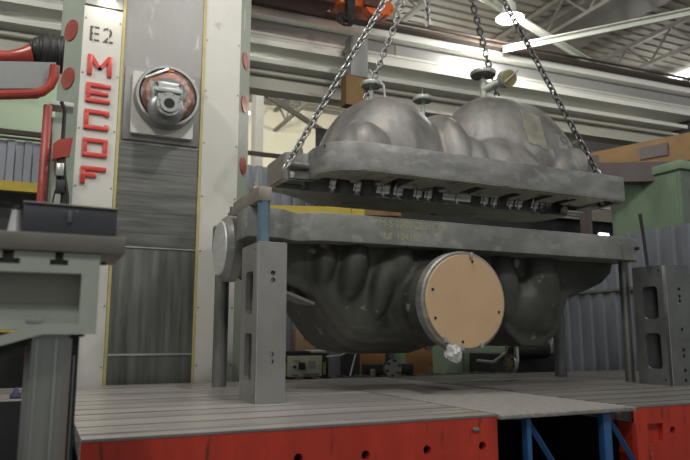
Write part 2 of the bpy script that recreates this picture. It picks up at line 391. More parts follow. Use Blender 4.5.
c.tube([hx(330, 22)-Vector((0, .4, 0)), hx(338, 27)-Vector((0, .4, 0)), hx(345, 31)-Vector((0, .4, 0)), hx(352, 33)-Vector((0, .4, 0))], .035, 6)
c.put('cable_coil', M['black'], h)
base(h, q.x, y0, 8.2)
# bracket column under the girder, grey with yellow lower part
h = thing('hanging_post', 'grey steel post with yellow ochre lower half, hanging behind the left dome', 'steel post')
a = at(349, 55, 11.5); d = at(366, 82, 11.5); e = at(345, 105, 11.5)
B().box(a.x, d.x, 11.4, 11.7, d.z+.05, 7.6, .01).box(a.x+.05, a.x+.3, 11.6, 12.1, 7.4, 7.5).put('upper_post', M['girder'], h)
B().box(a.x-.10, d.x-.08, 11.42, 11.68, e.z, d.z+.05).put('lower_post', M['ochre'], h)
B().tube([(d.x, 11.35, 6.9), (d.x+.3, 11.3, 6.6), (d.x+.35, 11.3, 6.1), (d.x+.3, 11.35, 5.7)], .025, 8).put('hose', M['white'], h)
base(h, a.x, 11.5, e.z)

# ------------------------------------------------------------------ high-bay lamps
def lamp(x, y, z, watt, label):
    t = thing('high_bay_lamp', label, 'lamp', 'high bay lamps of the hall')
    B().lathe([(.0, .62), (.08, .62), (.09, .35), (.14, .33), (.15, .1), (.30, -.02), (.31, -.02), (.17, .12), (.0, .14)], (x, y, z+.1), n=28).put('reflector', M['girder_light'], t)
    B().lathe([(0, 0), (.27, 0), (.27, .015), (0, .03)], (x, y, z+.09), n=28).put('lens', M['lamp_on'], t)
    B().cyl((x, y, z+.7), (x, y, 10.62), .018, n=8).put('stem', M['joist'], t)
    l = bpy.data.lights.new('light', 'POINT'); l.shadow_soft_size = .22; l.energy = watt*1.5; l.color = (1, .97, .91)
    lo = bpy.data.objects.new('light', l); col.objects.link(lo); lo.location = (x, y, z-.22); lo.parent = t
    base(t, x, y, z)
names = ['bright high bay lamp near the white roof braces', 'bright high bay lamp far off behind the flanged valves',
         'unseen high bay lamp added above the floor table in front of the column', 'unseen high bay lamp added over the left side of the hall', 'unseen high bay lamp added over the right foreground',
         'unseen high bay lamp added above the dark slotted block side of the hall', 'unseen high bay lamp added behind the boring mill column', 'unseen high bay lamp added behind the viewer at the left',
         'unseen high bay lamp added over the far right of the hall', 'unseen high bay lamp added to light the cream rear wall']
for i, (x, y, z, w_) in enumerate(LAMPS):
    lamp(x, y, z, w_, names[i])

# ------------------------------------------------------------------ machine floor tables
def tslots(x0, x1, y0, y1, name, parent, m_):
    # profile with T slots, extruded along x
    pr = [(y0, .86)]; pr.append((y0, 1.0)); y = y0+.16
    while y < y1-.1:
        pr += [(y, 1.0), (y, .955), (y-.02, .955), (y-.02, .92), (y+.06, .92), (y+.06, .955), (y+.04, .955), (y+.04, 1.0)]
        y += .36
    pr += [(y1, 1.0), (y1, .86)]
    bb = B(); bb.prism(pr, 'X', x0, x1); return bb.put(name, m_, parent, 0)
def bed(x0, x1, y0, y1, holes, t, rects=()):
    loops = [[(x0, .0), (x1, .0), (x1, .985), (x0, .985)]] + [circ(hx, hz, .032) for hx, hz in holes] + [list(r_) for r_ in rects]
    plate(loops, .05, 'XZ', y0+.025, 'front_panel', M['red'], t)
    B().box(x0, x1, y0-.004, y0+.019, .985, 1.0).put('edge_strip', M['table_edge'], t)
    B().box(x0, x1, y0+.2, y1, 0, .85).put('body', M['bore_dark'], t)
    B().box(x0, x0+.03, y0+.05, y1, 0, .85).put('end_panel', M['red'], t)
    B().box(x1-.03, x1, y0+.05, y1, 0, .85).put('end_panel', M['red'], t)
t = thing('slotted_machine_table', 'long red sided floor table with slotted steel top carrying the near casing supports', 'machine table')
tslots(.27, 3.2, 4.22, 8.5, 'slotted_top', t, M['table_top'])
bed(.27, 3.2, 4.2, 8.45, [(1.6, .80), (2.09, .785), (2.58, .785), (3.06, .78)], t)
B().box(2.97, 3.03, 4.185, 4.2, .89, .915, .004).put('chipped_patch', M['flange'], t)
base(t, 1.7, 6.3, 0)
t = thing('slotted_machine_table', 'slotted floor table section reaching left behind the stainless column', 'machine table')
tslots(-1.8, .262, 6.95, 8.5, 'slotted_top', t, M['table_top'])
B().box(-1.8, .262, 6.93, 6.955, .3, .992).put('front_cover', M['black_metal'], t)
B().box(-1.8, .262, 6.955, 8.5, 0, .85).put('body', M['bore_dark'], t)
base(t, -.8, 7.7, 0)
t = thing('slotted_machine_table', 'right red sided floor table with pocket and hole under the dark slotted block', 'machine table')
tslots(4.64, 9.15, 4.22, 8.5, 'slotted_top', t, M['table_shaded'])
bed(4.64, 9.15, 4.2, 8.45, [(5.07, .778)], t, [[(4.77, .70), (4.95, .70), (4.95, .845), (4.77, .845)]])
B().box(4.77, 4.96, 4.24, 4.27, .68, .86).put('pocket_back', M['red'], t)
base(t, 6.9, 6.3, 0)
t = thing('deck_plate', 'rough grey steel deck plate bridging the gap between the red tables', 'steel plate')
B().box(3.205, 4.60, 4.15, 4.20, .968, 1.0, .003)  .box(3.225, 4.60, 4.19, 8.45, .96, 1.0).put('plate', M['grate'], t)
base(t, 3.9, 6.2, .96)
# blue trestles under the plate
def trestle(x, w_, label):
    t = thing('blue_trestle', label, 'trestle', None)
    B().box(x, x+w_, 4.21, 4.28, 0, .955, .006).put('upright', M['blue'], t)
    B().box(x+.01, x+w_-.01, 4.5, 5.2, .90, .95, .006).put('foot_rail', M['blue'], t) if 0 else B().box(x+.01, x+w_-.01, 4.29, 5.2, .925, .955, .004).put('top_rail', M['blue'], t)
    b = B(); b.tube([(x+w_-.01, 4.25, .94), (x+w_+.21, 4.25, .63), (x+w_+.66, 4.25, .0)], .026, 4); b.put('diagonal_strut', M['blue'], t)
    base(t, x, 4.25, 0); return t
trestle(3.49, .045, 'left blue painted trestle below the deck plate beside the left red table')
trestle(4.285, .085, 'right blue painted trestle below the deck plate near the right red table')

# ------------------------------------------------------------------ boring mill column
mc = thing('boring_mill', 'tall pale green and cream boring mill column with MECOF in red letters', 'milling machine')
ZT = 8.4
b = B()   # chamfered column shell behind the face panels
b.prism([(.03, 9.25), (.285, 8.82), (2.38, 8.82), (2.66, 9.22), (2.66, 10.4), (.03, 10.4)], 'Z', 0, ZT).put('column_body', M['sage'], mc)
plate([[(.285, .6), (.765, .6), (.765, 5.87), (.285, 5.87)]], .03, 'XZ', 8.80, 'name_panel', M['cream'], mc)
plate([[(.285, 5.90), (.765, 5.90), (.765, ZT), (.285, ZT)]], .03, 'XZ', 8.80, 'upper_panel', M['girder'], mc)
for k, (xa, za, zb) in enumerate(((.768, .6, ZT), (1.845, .6, ZT))):
    B().box(xa, xa+.035, 8.77, 8.815, za, zb).put('wiper_strip', M['yellow_strip'], mc)
plate([[(1.885, .6), (2.39, .6), (2.39, ZT), (1.885, ZT)]], .03, 'XZ', 8.80, 'side_panel', M['cream'], mc)
b = B()
for z in np.arange(1.2, 8, .75): 
    for x in (.31, .74, 1.91, 2.365): b.cyl((x, 8.79, z), (x, 8.776, z), .011, n=8)
b.put('panel_screw', M['block_dark'], mc)
B().box(.806, 1.842, 8.79, 8.82, 4.08, ZT).put('way_cover', M['steel_cover'], mc)
b = B()
b.box(.806, 1.842, 8.797, 8.82, 2.715, 4.08)
for i in range(5): b.box(.806, 1.842, 8.793, 8.8, 2.9+i*.27, 2.905+i*.27)
b.put('slatted_cover', M['bellow'], mc, 0)
B().box(.806, 1.842, 8.795, 8.82, 1.36, 2.70).put('lower_cover', M['bellow_v'], mc)
B().box(.806, 1.842, 8.775, 8.82, 1.335, 1.36).box(.95, 1.842, 8.775, 8.82, 2.70, 2.715).put('cover_edge', M['silver'], mc)
B().box(.806, 1.842, 8.79, 8.82, .6, 1.335).put('foot_cover', M['bellow_v'], mc)
# chamfer discs
def on_chamfer(x, y, z, nx, name='cover_cap', r=.145, m_=None):
    n_ = Vector((nx, -1, 0)); n_.x = nx; n_.normalize(); c = Vector((x, y, z))
    B().cyl(c, c + n_*.018, r, n=32).put(name, m_ or M['disc'], mc)
for z in (5.60, 4.93): on_chamfer(.155, 9.041, z, -1.69)
for z in (6.3,): on_chamfer(.155, 9.041, z, -1.69, m_=M['sage'])
for z in (5.60, 4.93, 4.0): on_chamfer(2.53, 9.034, z, 1.4286, r=.125)
B().box(2.49, 2.5, 8.97, 8.99, 6.05, 6.35).put('slot_cover', M['cream'], mc)
# letters, strokes as raised red plastic
def letter(strokes, x, z, w_, h_):
    b = B(); T = .055
    for s_ in strokes:
        if s_[0] == 'h': b.box(x+s_[2]*w_, x+s_[3]*w_, 8.75, 8.787, z+s_[1]*(h_-T), z+s_[1]*(h_-T)+T, .004)
        if s_[0] == 'v': b.box(x+s_[1]*(w_-T), x+s_[1]*(w_-T)+T, 8.7505, 8.787, z+s_[2]*h_, z+s_[3]*h_, .004)
        if s_[0] == 'd':
            p0 = Vector((x+s_[1]*w_, 0, z+s_[2]*h_)); p1 = Vector((x+s_[3]*w_, 0, z+s_[4]*h_)); n_ = T/2
            b.prism([(p0.x-n_, p0.z), (p0.x+n_, p0.z), (p1.x+n_, p1.z), (p1.x-n_, p1.z)], 'Y', 8.751, 8.787)
    return b.put('letter', M['letter'], mc)
LET = [('M', 87, 55, 76), ('E', 86, 83, 103), ('C', 84, 109.5, 130), ('O', 82.5, 138, 157), ('F', 81, 166, 184)]
S = {'M': [('v', 0, 0, 1), ('v', 1, 0, 1), ('d', .1, .97, .5, .32), ('d', .5, .32, .9, .97)],
     'E': [('v', 0, 0, 1), ('h', 0, 0, 1), ('h', 1, 0, 1), ('h', .5, 0, .92)],
     'C': [('v', 0, 0, 1), ('h', 0, 0, 1), ('h', 1, 0, 1), ('v', 1, 0, .28), ('v', 1, .72, 1)],
     'O': [('v', 0, 0, 1), ('v', 1, 0, 1), ('h', 0, 0, 1), ('h', 1, 0, 1)],
     'F': [('v', 0, 0, 1), ('h', 1, 0, 1), ('h', .5, 0, .62)]}
for ch, px, ya, yb in LET:
    a = at(px+13, ya, 8.77); c_ = at(px+13, yb+1, 8.77)
    letter(S[ch], .365, c_.z+.012, .30, a.z-c_.z-.022)
zz = at(100, 42.5, 8.8).z
text('E2', .30, 'XZ', 0, (.345, 8.782, zz), 'stencil_mark', M['stencil'], mc, .001, 1.15)
# thin cream bars that break the stencil strokes
B().box(.41, .422, 8.777, 8.781, zz-.02, zz+.25).box(.595, .607, 8.777, 8.781, zz-.02, zz+.25).put('stencil_gap', M['cream'], mc)
# headstock
B().box(.83, 1.83, 8.76, 8.79, 4.12, 5.12, .01).put('headstock_frame', M['steel_cover'], mc)
plate([rrect(.93, 1.73, 4.20, 5.04, .02)], .07, 'XZ', 8.725, 'headstock_plate', M['cream'], mc, .004)
HX, HZ = 1.36, 4.70
B().lathe([(.42, 8.69), (.42, 8.54), (.405, 8.50), (.375, 8.50), (.355, 8.54), (.355, 8.6)], (HX, 0, HZ), 'Y', 48).put('headstock_ring', M['nose'], mc)
B().lathe([(.36, 8.60), (.35, 8.50), (.29, 8.44), (.0, 8.42)], (HX, 0, HZ), 'Y', 48).put('headstock_dome', M['copper'], mc)
N_ = at(169, 104, 8.2)
b = B(); b.ell((N_.x-.0, 8.44, N_.z+.02), (.235, .13, .24)); b.box(N_.x-.14, N_.x+.18, 8.33, 8.5, N_.z+.08, N_.z+.36, .03); b.ell((N_.x+.03, 8.45, N_.z+.22), (.24, .1, .22))
put('head_casting', remeshed(b, .016, 5), M['nose'], mc)
B().lathe([(.16, 8.36), (.16, 8.22), (.15, 8.20), (.11, 8.20), (.11, 8.17), (.068, 8.17), (.068, 8.3), (0, 8.3)], (N_.x, 0, N_.z), 'Y', 40).put('spindle_nose', M['nose'], mc)
B().lathe([(.0, 8.168), (.066, 8.168)], (N_.x, 0, N_.z), 'Y', 32).put('spindle_bore', M['bore_dark'], mc)
for i in range(8):
    a = R(i*45+22); B().cyl((N_.x+.13*math.cos(a), 8.2, N_.z+.13*math.sin(a)), (N_.x+.13*math.cos(a), 8.19, N_.z+.13*math.sin(a)), .012, n=10).put('nose_bolt', M['block_dark'], mc)
B().box(N_.x-.17, N_.x+.17, 8.30, 8.34, N_.z+.19, N_.z+.255, .006).put('key_block', M['nose'], mc)
for (dx, dz) in ((-.14, .30), (.15, .31), (-.15, .15), (.15, .13)): B().cyl((N_.x+dx, 8.335, N_.z+dz), (N_.x+dx, 8.325, N_.z+dz), .016, n=12).put('socket_screw', M['black_metal'], mc)
b = B(); b.box(1.02, 1.36, 8.41, 8.45, 4.93, 4.965, .006, rot=(0, R(-30), 0)); b.put('clamp_strap', M['silver'], mc)
B().box(1.29, 1.41, 8.43, 8.48, 5.0, 5.03).put('orange_tag', M['orange'], mc)
base(mc, 1.35, 9.6, 0)
# wall lamp that lights the name panel
t = thing('work_lamp', 'small work lamp fixed above the cream name panel at the top edge', 'lamp')
B().box(.46, .68, 8.62, 8.79, 6.02, 6.10, .01).put('housing', M['girder_dim'], t)
B().box(.48, .66, 8.64, 8.76, 6.008, 6.02).put('lens', M['lamp_on'], t)
l = bpy.data.lights.new('light', 'AREA'); l.size = .10; l.energy = 2.2; l.color = (1, .93, .75)
lo = bpy.data.objects.new('light', l); col.objects.link(lo); lo.location = (.57, 8.66, 6.0); lo.rotation_euler = (R(12), 0, 0); lo.parent = t
base(t, .57, 8.7, 6.0)

# red tubular frame with grey cable tray, rubber boot, pendant
t = thing('cable_carrier', 'red framed grey cable carrier with rounded end at the left of the column', 'cable carrier')
b = B(); b.tube([at(-40, 96, 7.5)+Vector((0, 0, 0)), at(30, 94, 7.5), at(42, 92, 7.5), at(50, 86, 7.5), at(54, 77, 7.5), at(55, 66, 7.5)], .052, 12)
b.put('red_frame', M['red_plain'], t)
a = at(-40, 60, 7.55); c_ = at(53, 62, 7.55)
pl = [at(-40, 62, 7.6), at(56, 64, 7.6), at(53, 74, 7.6), at(47, 84, 7.6), at(38, 90, 7.6), at(-40, 90, 7.6)]
b = B(); b.prism([(p.x, p.z) for p in pl], 'Y', 7.55, 7.9); b.put('tray', M['block_dark'], t)
base(t, -.3, 7.6, 4.1)
t = thing('rubber_boot', 'black ribbed rubber boot where the red pipe enters the column', 'hose boot')
c0 = at(29, 53, 7.9); c1 = at(64, 52, 7.9); ax = 'X'
prof = []
n_ = 26
for i in range(n_+1):
    f_ = i/n_; r_ = .10 + .115*min(1, f_*1.9)**.7; r_ += .006*math.sin(i*2.6)
    prof.append((r_, c0.x + (c1.x-c0.x)*f_))
B().lathe(prof, (0, 7.9, (c0.z+c1.z)/2), 'X', 32).put('bellows', M['black'], t)
B().tube([at(-45, 56, 7.9), at(10, 57, 7.9), at(22, 57, 7.9), at(32, 56, 7.9)], [.07, .07, .10, .14], 16).put('red_pipe', M['red_plain'], t)
base(t, c0.x, 7.9, c0.z)
t = thing('red_post', 'red vertical post with sage inner face standing left of the column behind the dark box', 'post')
a = at(50, 107, 7.6); c_ = at(38, 240, 7.6); g_ = at(43, 200, 7.6)
B().box(-.10, -.01, 7.5, 7.62, 1.0, a.z, .02).put('red_tube', M['red_plain'], t)
B().box(-.01, .13, 7.62, 7.9, 1.0, a.z-.1, .01).put('inner_post', M['sage'], t)
B().box(-.04, .2, 7.5, 7.75, a.z, a.z+.05, .006).put('shelf_bracket', M['cream'], t)
base(t, 0, 7.6, 1.0)
t = thing('control_pendant', 'red control pendant with black cables hanging beside the red post', 'control pendant')
a = at(60, 150, 7.45)
b = B(); b.prism([(a.x-.07, a.z-.12), (a.x+.10, a.z-.06), (a.x+.12, a.z+.14), (a.x-.02, a.z+.10), (a.x-.07, a.z+.05)], 'Y', 7.40, 7.50); b.put('red_housing', M['red_plain'], t)
for k in range(3):
    dx = .02*k
    b = B(); b.tube([(a.x+dx, 7.45, a.z-.08), (a.x+.03*k, 7.43, a.z-.3), (a.x+.06+dx, 7.45, a.z-.5), (a.x+.05+.03*k, 7.45, a.z-.9), (a.x+.1+dx, 7.45, a.z-1.3)], .022, 8)
    b.put('cable', M['black'], t)
b = B(); b.box(a.x-.03, a.x+.05, 7.36, 7.42, a.z-.30, a.z-.16, .01); b.put('connector', M['silver'], t)
b = B(); b.box(a.x-.02, a.x+.07, 7.36, 7.44, a.z-.48, a.z-.34, .01); b.put('connector', M['black_metal'], t)
b = B(); b.tube([(a.x+.02, 7.46, a.z+.1), (a.x+.02, 7.45, a.z+.45), (a.x-.02, 7.43, a.z+.53)], .02, 8); b.put('support_arm', M['black_metal'], t)
b = B(); b.tube([(a.x-.02, 7.41, a.z-.45), (a.x-.05, 7.41, a.z-.7), (a.x-.10, 7.41, a.z-.9), (a.x-.2, 7.41, a.z-1.0)], .009, 6); b.put('cable', M['black'], t)
base(t, a.x, 7.45, a.z-.2)

# ------------------------------------------------------------------ foreground slide at the left
t = thing('machine_slide', 'pale green grey machine slide with T slots in the left foreground', 'machine slide')
Y0 = 3.2
b = B()
prf = [(-.9, 1.962), (-.175, 1.962), (-.165, 1.962)]
# front face with two T slot mouths along the top edge and a recessed panel
loops = [(-.9, 1.50), (-.16, 1.545), (.02, 1.60), (.24, 1.60), (.24, 1.962), (.085, 1.962), (.085, 1.93), (.105, 1.93), (.105, 1.905), (.03, 1.905), (.03, 1.93), (.05, 1.93), (.05, 1.962),
         (-.115, 1.962), (-.115, 1.93), (-.09, 1.93), (-.09, 1.905), (-.19, 1.905), (-.19, 1.93), (-.16, 1.93), (-.16, 1.962), (-.9, 1.962)]
win = [(-.8, 1.54), (-.17, 1.585), (-.0, 1.645), (.165, 1.645), (.165, 1.87), (-.8, 1.87)]
loops = [(x, z) for x, z in loops]
plate([loops, win], .12, 'XZ', Y0+.06, 'front_casting', M['bed_paint'], t)
B().box(-.9, .235, Y0+.11, Y0+.5, 1.62, 1.96).put('rear_casting', M['bed_paint'], t)
B().box(-.9, .17, Y0+.09, Y0+.115, 1.74, 1.88).put('recess_panel', M['girder_dim'], t)
B().box(-.05, .02, Y0+.02, Y0+.07, 1.645, 1.668, .005).put('bolt_head', M['girder'], t)
B().prism([(-.9, 1.38), (-.16, 1.50), (-.05, 1.545), (.2, 1.59), (.2, 1.61), (-.9, 1.61)], 'Y', Y0+.15, Y0+.5).put('underside', M['black_metal'], t)
B().cyl((.238, Y0+.05, 1.925), (.27, Y0+.05, 1.925), .008, n=8).put('grease_nipple', M['black_metal'], t)
base(t, 0, Y0+.3, 1.5)
tag(B().box(-.9, .345, Y0-.02, Y0+.5, 1.964, 2.045, .004).put('steel_slab', M['slab']), 'dull grey steel slab lying on the machine slide in the left foreground', 'steel slab')
t = thing('sheet_metal_box', 'dark slate sheet metal box with loose lid on the foreground slab', 'metal box')
B().box(-.09, .305, Y0+.02, Y0+.35, 2.046, 2.178, .003).put('box_body', M['box'], t)
b = B(); b.box(-.095, .31, Y0+.01, Y0+.36, 2.179, 2.186, .002, rot=(0, R(.6), 0)); b.put('lid', M['girder_dim'], t)
b = B(); b.box(.09, .11, Y0+.008, Y0+.02, 2.10, 2.155, .003); b.put('latch', M['block_dark'], t)
base(t, .1, Y0+.2, 2.046)
t = thing('tapered_tool', 'bright tapered tool holder with dark cap standing beside the slate box', 'tool holder')
px_ = at(15, 228, Y0+.12).x
B().lathe([(0, 2.046), (.033, 2.046), (.030, 2.07), (.018, 2.155), (.018, 2.16), (0, 2.16)], (px_, Y0+.12, 0), n=28).put('taper', M['end_polish'], t)
B().lathe([(0, 2.16), (.018, 2.16), (.019, 2.168), (.014, 2.17), (.0125, 2.182), (0, 2.184)], (px_, Y0+.12, 0), n=24).put('cap', M['black_metal'], t)
base(t, px_, Y0+.12, 2.046)
t = thing('stainless_column', 'stainless steel clad column standing under the machine slide', 'column')
b = B(); b.prism([(-.045, Y0+.16), (-.02, Y0+.12), (.115, Y0+.12), (.15, Y0+.16), (.15, Y0+.35), (-.045, Y0+.35)], 'Z', 0, 1.60); b.put('cladding', M['leg'], t)
B().box(.0, .006, Y0+.112, Y0+.12, 0, 1.58).box(.078, .086, Y0+.112, Y0+.12, 0, 1.58).put('seam', M['silver'], t)
B().box(.15, .185, Y0+.25, Y0+.45, 0, 1.6).put('dark_backing', M['black_metal'], t)
B().box(.163, .17, Y0+.235, Y0+.26, .6, 1.5).put('cable_guide', M['leg'], t)
base(t, .05, Y0+.25, 0)
t = thing('guide_cover', 'black angled end cover at the left corner of the red table', 'cover')
b = B(); b.prism([(4.3, .2), (6.0, .2), (6.0, 1.0), (4.9, .99), (4.3, .80)], 'X', .10, .24); b.put('cover', M['black_metal'], t)
base(t, .17, 5, .2)
# things behind the column: clutter seen between slide and table
t = thing('yellow_handrail', 'thin yellow rail in the dark behind the stainless column', 'rail')
B().box(-2, -.02, 9.5, 9.56, 1.62, 1.68).put('rail', M['yellow'], t)
B().box(-1.5, -1.42, 9.5, 9.56, 0, 1.62).put('post', M['yellow'], t)
base(t, -1, 9.5, 0)
t = thing('blue_clamp', 'small dark blue clamp lying on the table behind the stainless column', 'clamp')
B().box(-.20, -.10, 7.1, 7.3, 1.001, 1.04, .01).put('foot', M['violet'], t)
B().cyl((-.15, 7.2, 1.04), (-.15, 7.2, 1.10), .035, .01, 16).put('peg', M['violet'], t)
base(t, -.2, 7.1, 1.0)

# ------------------------------------------------------------------ slotted support blocks
def slotted_block(x, y, w_, d_, h_, m_, label, edge):
    t = thing('slotted_block', label, 'support block')
    z0, z1 = 1.001, 1.0+h_
    # left side with two oval slots (faces -X)
    sl = [[(y, z0), (y+d_, z0), (y+d_, z1), (y, z1)]]
    for a_, b_ in ((.13, .43), (.55, .83)): sl.append(rrect(y+d_*.27, y+d_*.72, z0+h_*a_, z0+h_*b_, .05))
    for hz in (.04, .96): sl.append(circ(y+d_*.2, z0+h_*hz, .014, 10))
    sl[0] = [(y+.046, z0), (y+d_, z0), (y+d_, z1), (y+.046, z1)]
    plate(sl, .045, 'YZ', x+.0225, 'side_plate', m_, t)
    plate(sl, .045, 'YZ', x+w_-.0225, 'side_plate', m_, t)
    fr = [[(x, z0), (x+w_, z0), (x+w_, z1), (x, z1)]]
    cx = x+w_*.52
    for hz in (.765, .81, .255, .30) if edge == 'l' else (.04, .12, .24, .29, .46, .70, .74, .80): 
        fr.append(circ(cx, z0+h_*hz, .023, 14))
    plate(fr, .045, 'XZ', y+.0225, 'front_plate', m_, t)
    B().box(x+.046, x+w_-.046, y+d_-.045, y+d_, z0, z1).put('rear_plate', m_, t)
    B().box(x+.002, x+w_-.002, y+.002, y+d_-.002, z1, z1+.012, .004).put('top_plate', m_, t)
    B().box(x-.002, x+.005, y-.002, y+.005, z0, z1).put('bright_edge', M['silver'], t)
    B().box(x+.046, x+w_-.046, y+.046, y+d_-.046, z0+h_*.47, z0+h_*.51).put('inner_web', m_, t)
    base(t, x+w_/2, y+d_/2, 1.0); return t
slotted_block(1.752, 5.66, .272, .52, 1.415, M['block'], 'tall ground steel support block with slotted side, under the blue tube', 'l')
slotted_block(6.83, 5.60, .42, .49, 1.425, M['block_dark'], 'dark steel support block with two slots at the right end of the table', 'r')
b = B(); b.tube([at(647.5, 266, 5.8), at(644, 240, 5.8), at(640, 214, 5.8)], .02, 10)
o = b.put('steel_rod', M['black_metal']); tag(o, 'thin dark rod leaning up from the top of the dark slotted block', 'rod')

# blue tube post with clamp bar on the left block
t = thing('clamp_post', 'blue tube with steel clamp bar and nut standing on the left support block', 'clamp')
B().cyl((1.87, 5.90, 2.429), (1.87, 5.90, 2.84), .058, n=28).put('blue_tube', M['blue_post'], t)
b = B(); b.box(1.80, 1.93, 5.84, 6.75, 2.84, 2.98, .008); b.put('clamp_bar', M['rust_face'], t)
b = B(); b.box(1.81, 1.92, 6.05, 6.2, 2.98, 3.02, .01); b.put('washer_plate', M['block'], t)
B().cyl((1.865, 6.12, 3.02), (1.865, 6.12, 3.17), .022, n=12).put('stud', M['silver'], t)
B().cyl((1.865, 6.12, 3.02), (1.865, 6.12, 3.07), .045, n=6).put('nut', M['silver'], t)
base(t, 1.87, 5.9, 2.429)

# round support bars
for (x, y, r_, zt, lab, m_) in ((1.965, 7.78, .085, 2.30, 'round steel support bar under the bearing end at the left', 'bar'),
                      (2.0, 6.42, .06, 2.54, 'round steel bar hidden close behind the tall left support block', 'bar'),
                      (6.96, 6.34, .062, 2.54, 'slim round steel bar beside the dark slotted block', 'bar'),
                      (6.98, 7.62, .085, 2.54, 'thick dark round bar under the rear right of the casing', 'block_dark')):
    tag(B().cyl((x, y, 1.001), (x, y, zt), r_, n=32).put('support_bar', M[m_]), lab, 'support bar')

# ------------------------------------------------------------------ lower casing half
lc = thing('turbine_casing_lower_half', 'lower half of a cast steel turbine casing resting on bars and blocks', 'turbine casing')
out = [(1.80, 6.15), (2.02, 6.13), (2.16, 6.16), (2.26, 6.25), (2.36, 6.28), (2.44, 6.22), (2.56, 6.15), (3.0, 6.13), (6.3, 6.13), (6.95, 6.15), (7.08, 6.22), (7.10, 6.5), (7.10, 7.6), (6.95, 7.9),
       (6.5, 8.0), (2.6, 8.0), (2.3, 7.8), (2.1, 7.7), (1.80, 7.6), (1.78, 7.45), (2.05, 7.35), (2.05, 6.6), (1.80, 6.55)]
hl = []
for i in range(15): hl += [circ(2.75+i*.29, 6.27, .03, 10), circ(2.75+i*.29, 7.86, .03, 10)]
hl += [circ(6.95, 6.5+.25*i, .03, 10) for i in range(5)]
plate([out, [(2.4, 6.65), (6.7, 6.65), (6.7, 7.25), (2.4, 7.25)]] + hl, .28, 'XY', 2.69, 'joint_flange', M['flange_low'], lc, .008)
b = B()
pl = [(2.42, 2.6), (2.42, 2.2), (2.52, 1.95), (2.72, 1.68), (2.85, 1.52), (2.98, 1.43), (3.2, 1.385), (3.9, 1.385), (4.15, 1.46), (4.34, 1.66), (4.48, 2.0), (4.55, 2.6)]
for k, (ya, yb_) in ((1.0, (6.66, 7.3)), (.965, (6.54, 7.42)), (.91, (6.45, 7.50)), (.83, (6.40, 7.55))):
    b.prism([(3.48+(x-3.48)*k, 2.6+(z-2.6)*k) for x, z in pl], 'Y', ya, yb_)
b.prism([(4.85, 2.6), (5.0, 2.0), (5.2, 1.62), (5.42, 1.45), (5.72, 1.44), (5.98, 1.6), (6.10, 1.85), (6.20, 2.08), (6.5, 2.16), (6.8, 2.27), (6.98, 2.42), (7.03, 2.6)], 'Y', 6.55, 7.45)
b.ell((5.55, 6.95, 1.95), (.6, .6, .5))
b.box(4.3, 5.2, 6.7, 7.3, 2.0, 2.6)
# finger-like steam passages under the flange
for x, y, z, rx, ry, rz, ry_ in ((2.72, 6.45, 2.36, .13, .16, .26, 10), (3.03, 6.42, 2.3, .17, .2, .36, 12), (3.38, 6.42, 2.12, .15, .17, .38, 14), (3.60, 6.42, 2.36, .17, .2, .33, 10),
                                (3.80, 6.40, 2.08, .14, .17, .36, 16), (4.05, 6.4, 2.2, .17, .2, .38, 12), (4.35, 6.55, 2.3, .16, .2, .35, 0), (5.15, 6.56, 2.2, .2, .2, .45, -6), (5.72, 6.53, 2.2, .26, .2, .6, 0)):
    b.ell((x, y, z), (rx, ry, rz), (0, ry_, 0))
b.cyl((4.0, 5.86, 1.94), (4.0, 6.9, 1.94), .44, n=40)
b.ell((3.98, 6.45, 1.98), (.52, .35, .52))
b.prism([(2.3, 2.6), (2.3, 2.12), (2.5, 2.03), (2.62, 1.98), (2.66, 2.6)], 'Y', 6.5, 6.58)
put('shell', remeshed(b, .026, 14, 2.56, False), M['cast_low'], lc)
B().prism([(2.05, 2.13), (2.6, 1.93), (2.6, 1.90), (2.05, 2.09)], 'Y', 6.40, 6.75).put('gusset_edge', M['cast'], lc)
B().lathe([(.44, 5.86), (.505, 5.86), (.52, 5.84), (.52, 5.73), (.505, 5.715), (.44, 5.715)], (4.0, 0, 1.94), 'Y', 64).put('inlet_flange', M['flange'], lc)
cv = B().lathe([(0, 5.69), (.478, 5.69), (.482, 5.695), (.482, 5.714), (0, 5.714)], (4.0, 0, 1.94), 'Y', 64).put('cover_board', M['board'], lc)
b = B()
for a_ in (78, 165, 205, 262, -15): b.cyl((4.0+.42*math.cos(R(a_)), 5.689, 1.94+.42*math.sin(R(a_))), (4.0+.42*math.cos(R(a_)), 5.683, 1.94+.42*math.sin(R(a_))), .014, n=12)
b.put('screw', M['black_metal'], cv)
for a_ in (262, 235, 290, 82):
    b = B(); b.box(3.985+.48*math.cos(R(a_)), 4.015+.48*math.cos(R(a_)), 5.66, 5.72, 1.91+.48*math.sin(R(a_)), 1.97+.48*math.sin(R(a_)), .004); b.put('clip', M['silver'], cv)
# bearing end at the left: polished round end face
B().lathe([(.0, 1.735), (.30, 1.735), (.32, 1.75), (.36, 1.80), (.36, 1.9), (.30, 1.93), (.27, 2.3)], (0, 7.0, 2.52), 'X', 48).put('bearing_housing', M['flange_low'], lc)
B().lathe([(0, 1.722), (.285, 1.722), (.30, 1.736)], (0, 7.0, 2.52), 'X', 48).put('polished_end_face', M['end_polish'], lc)
B().cyl((1.85, 6.98, 2.86), (1.85, 6.98, 2.98), .025, n=12).put('stud', M['block_dark'], lc)
B().cyl((1.85, 6.98, 2.86), (1.85, 6.98, 2.91), .045, n=6).put('nut', M['block_dark'], lc)
b = B(); b.prism([(1.86, 2.5), (2.5, 2.5), (2.5, 2.05), (2.2, 2.1), (1.95, 2.25)], 'Y', 6.8, 7.2); b.put('neck', M['cast_low'], lc)
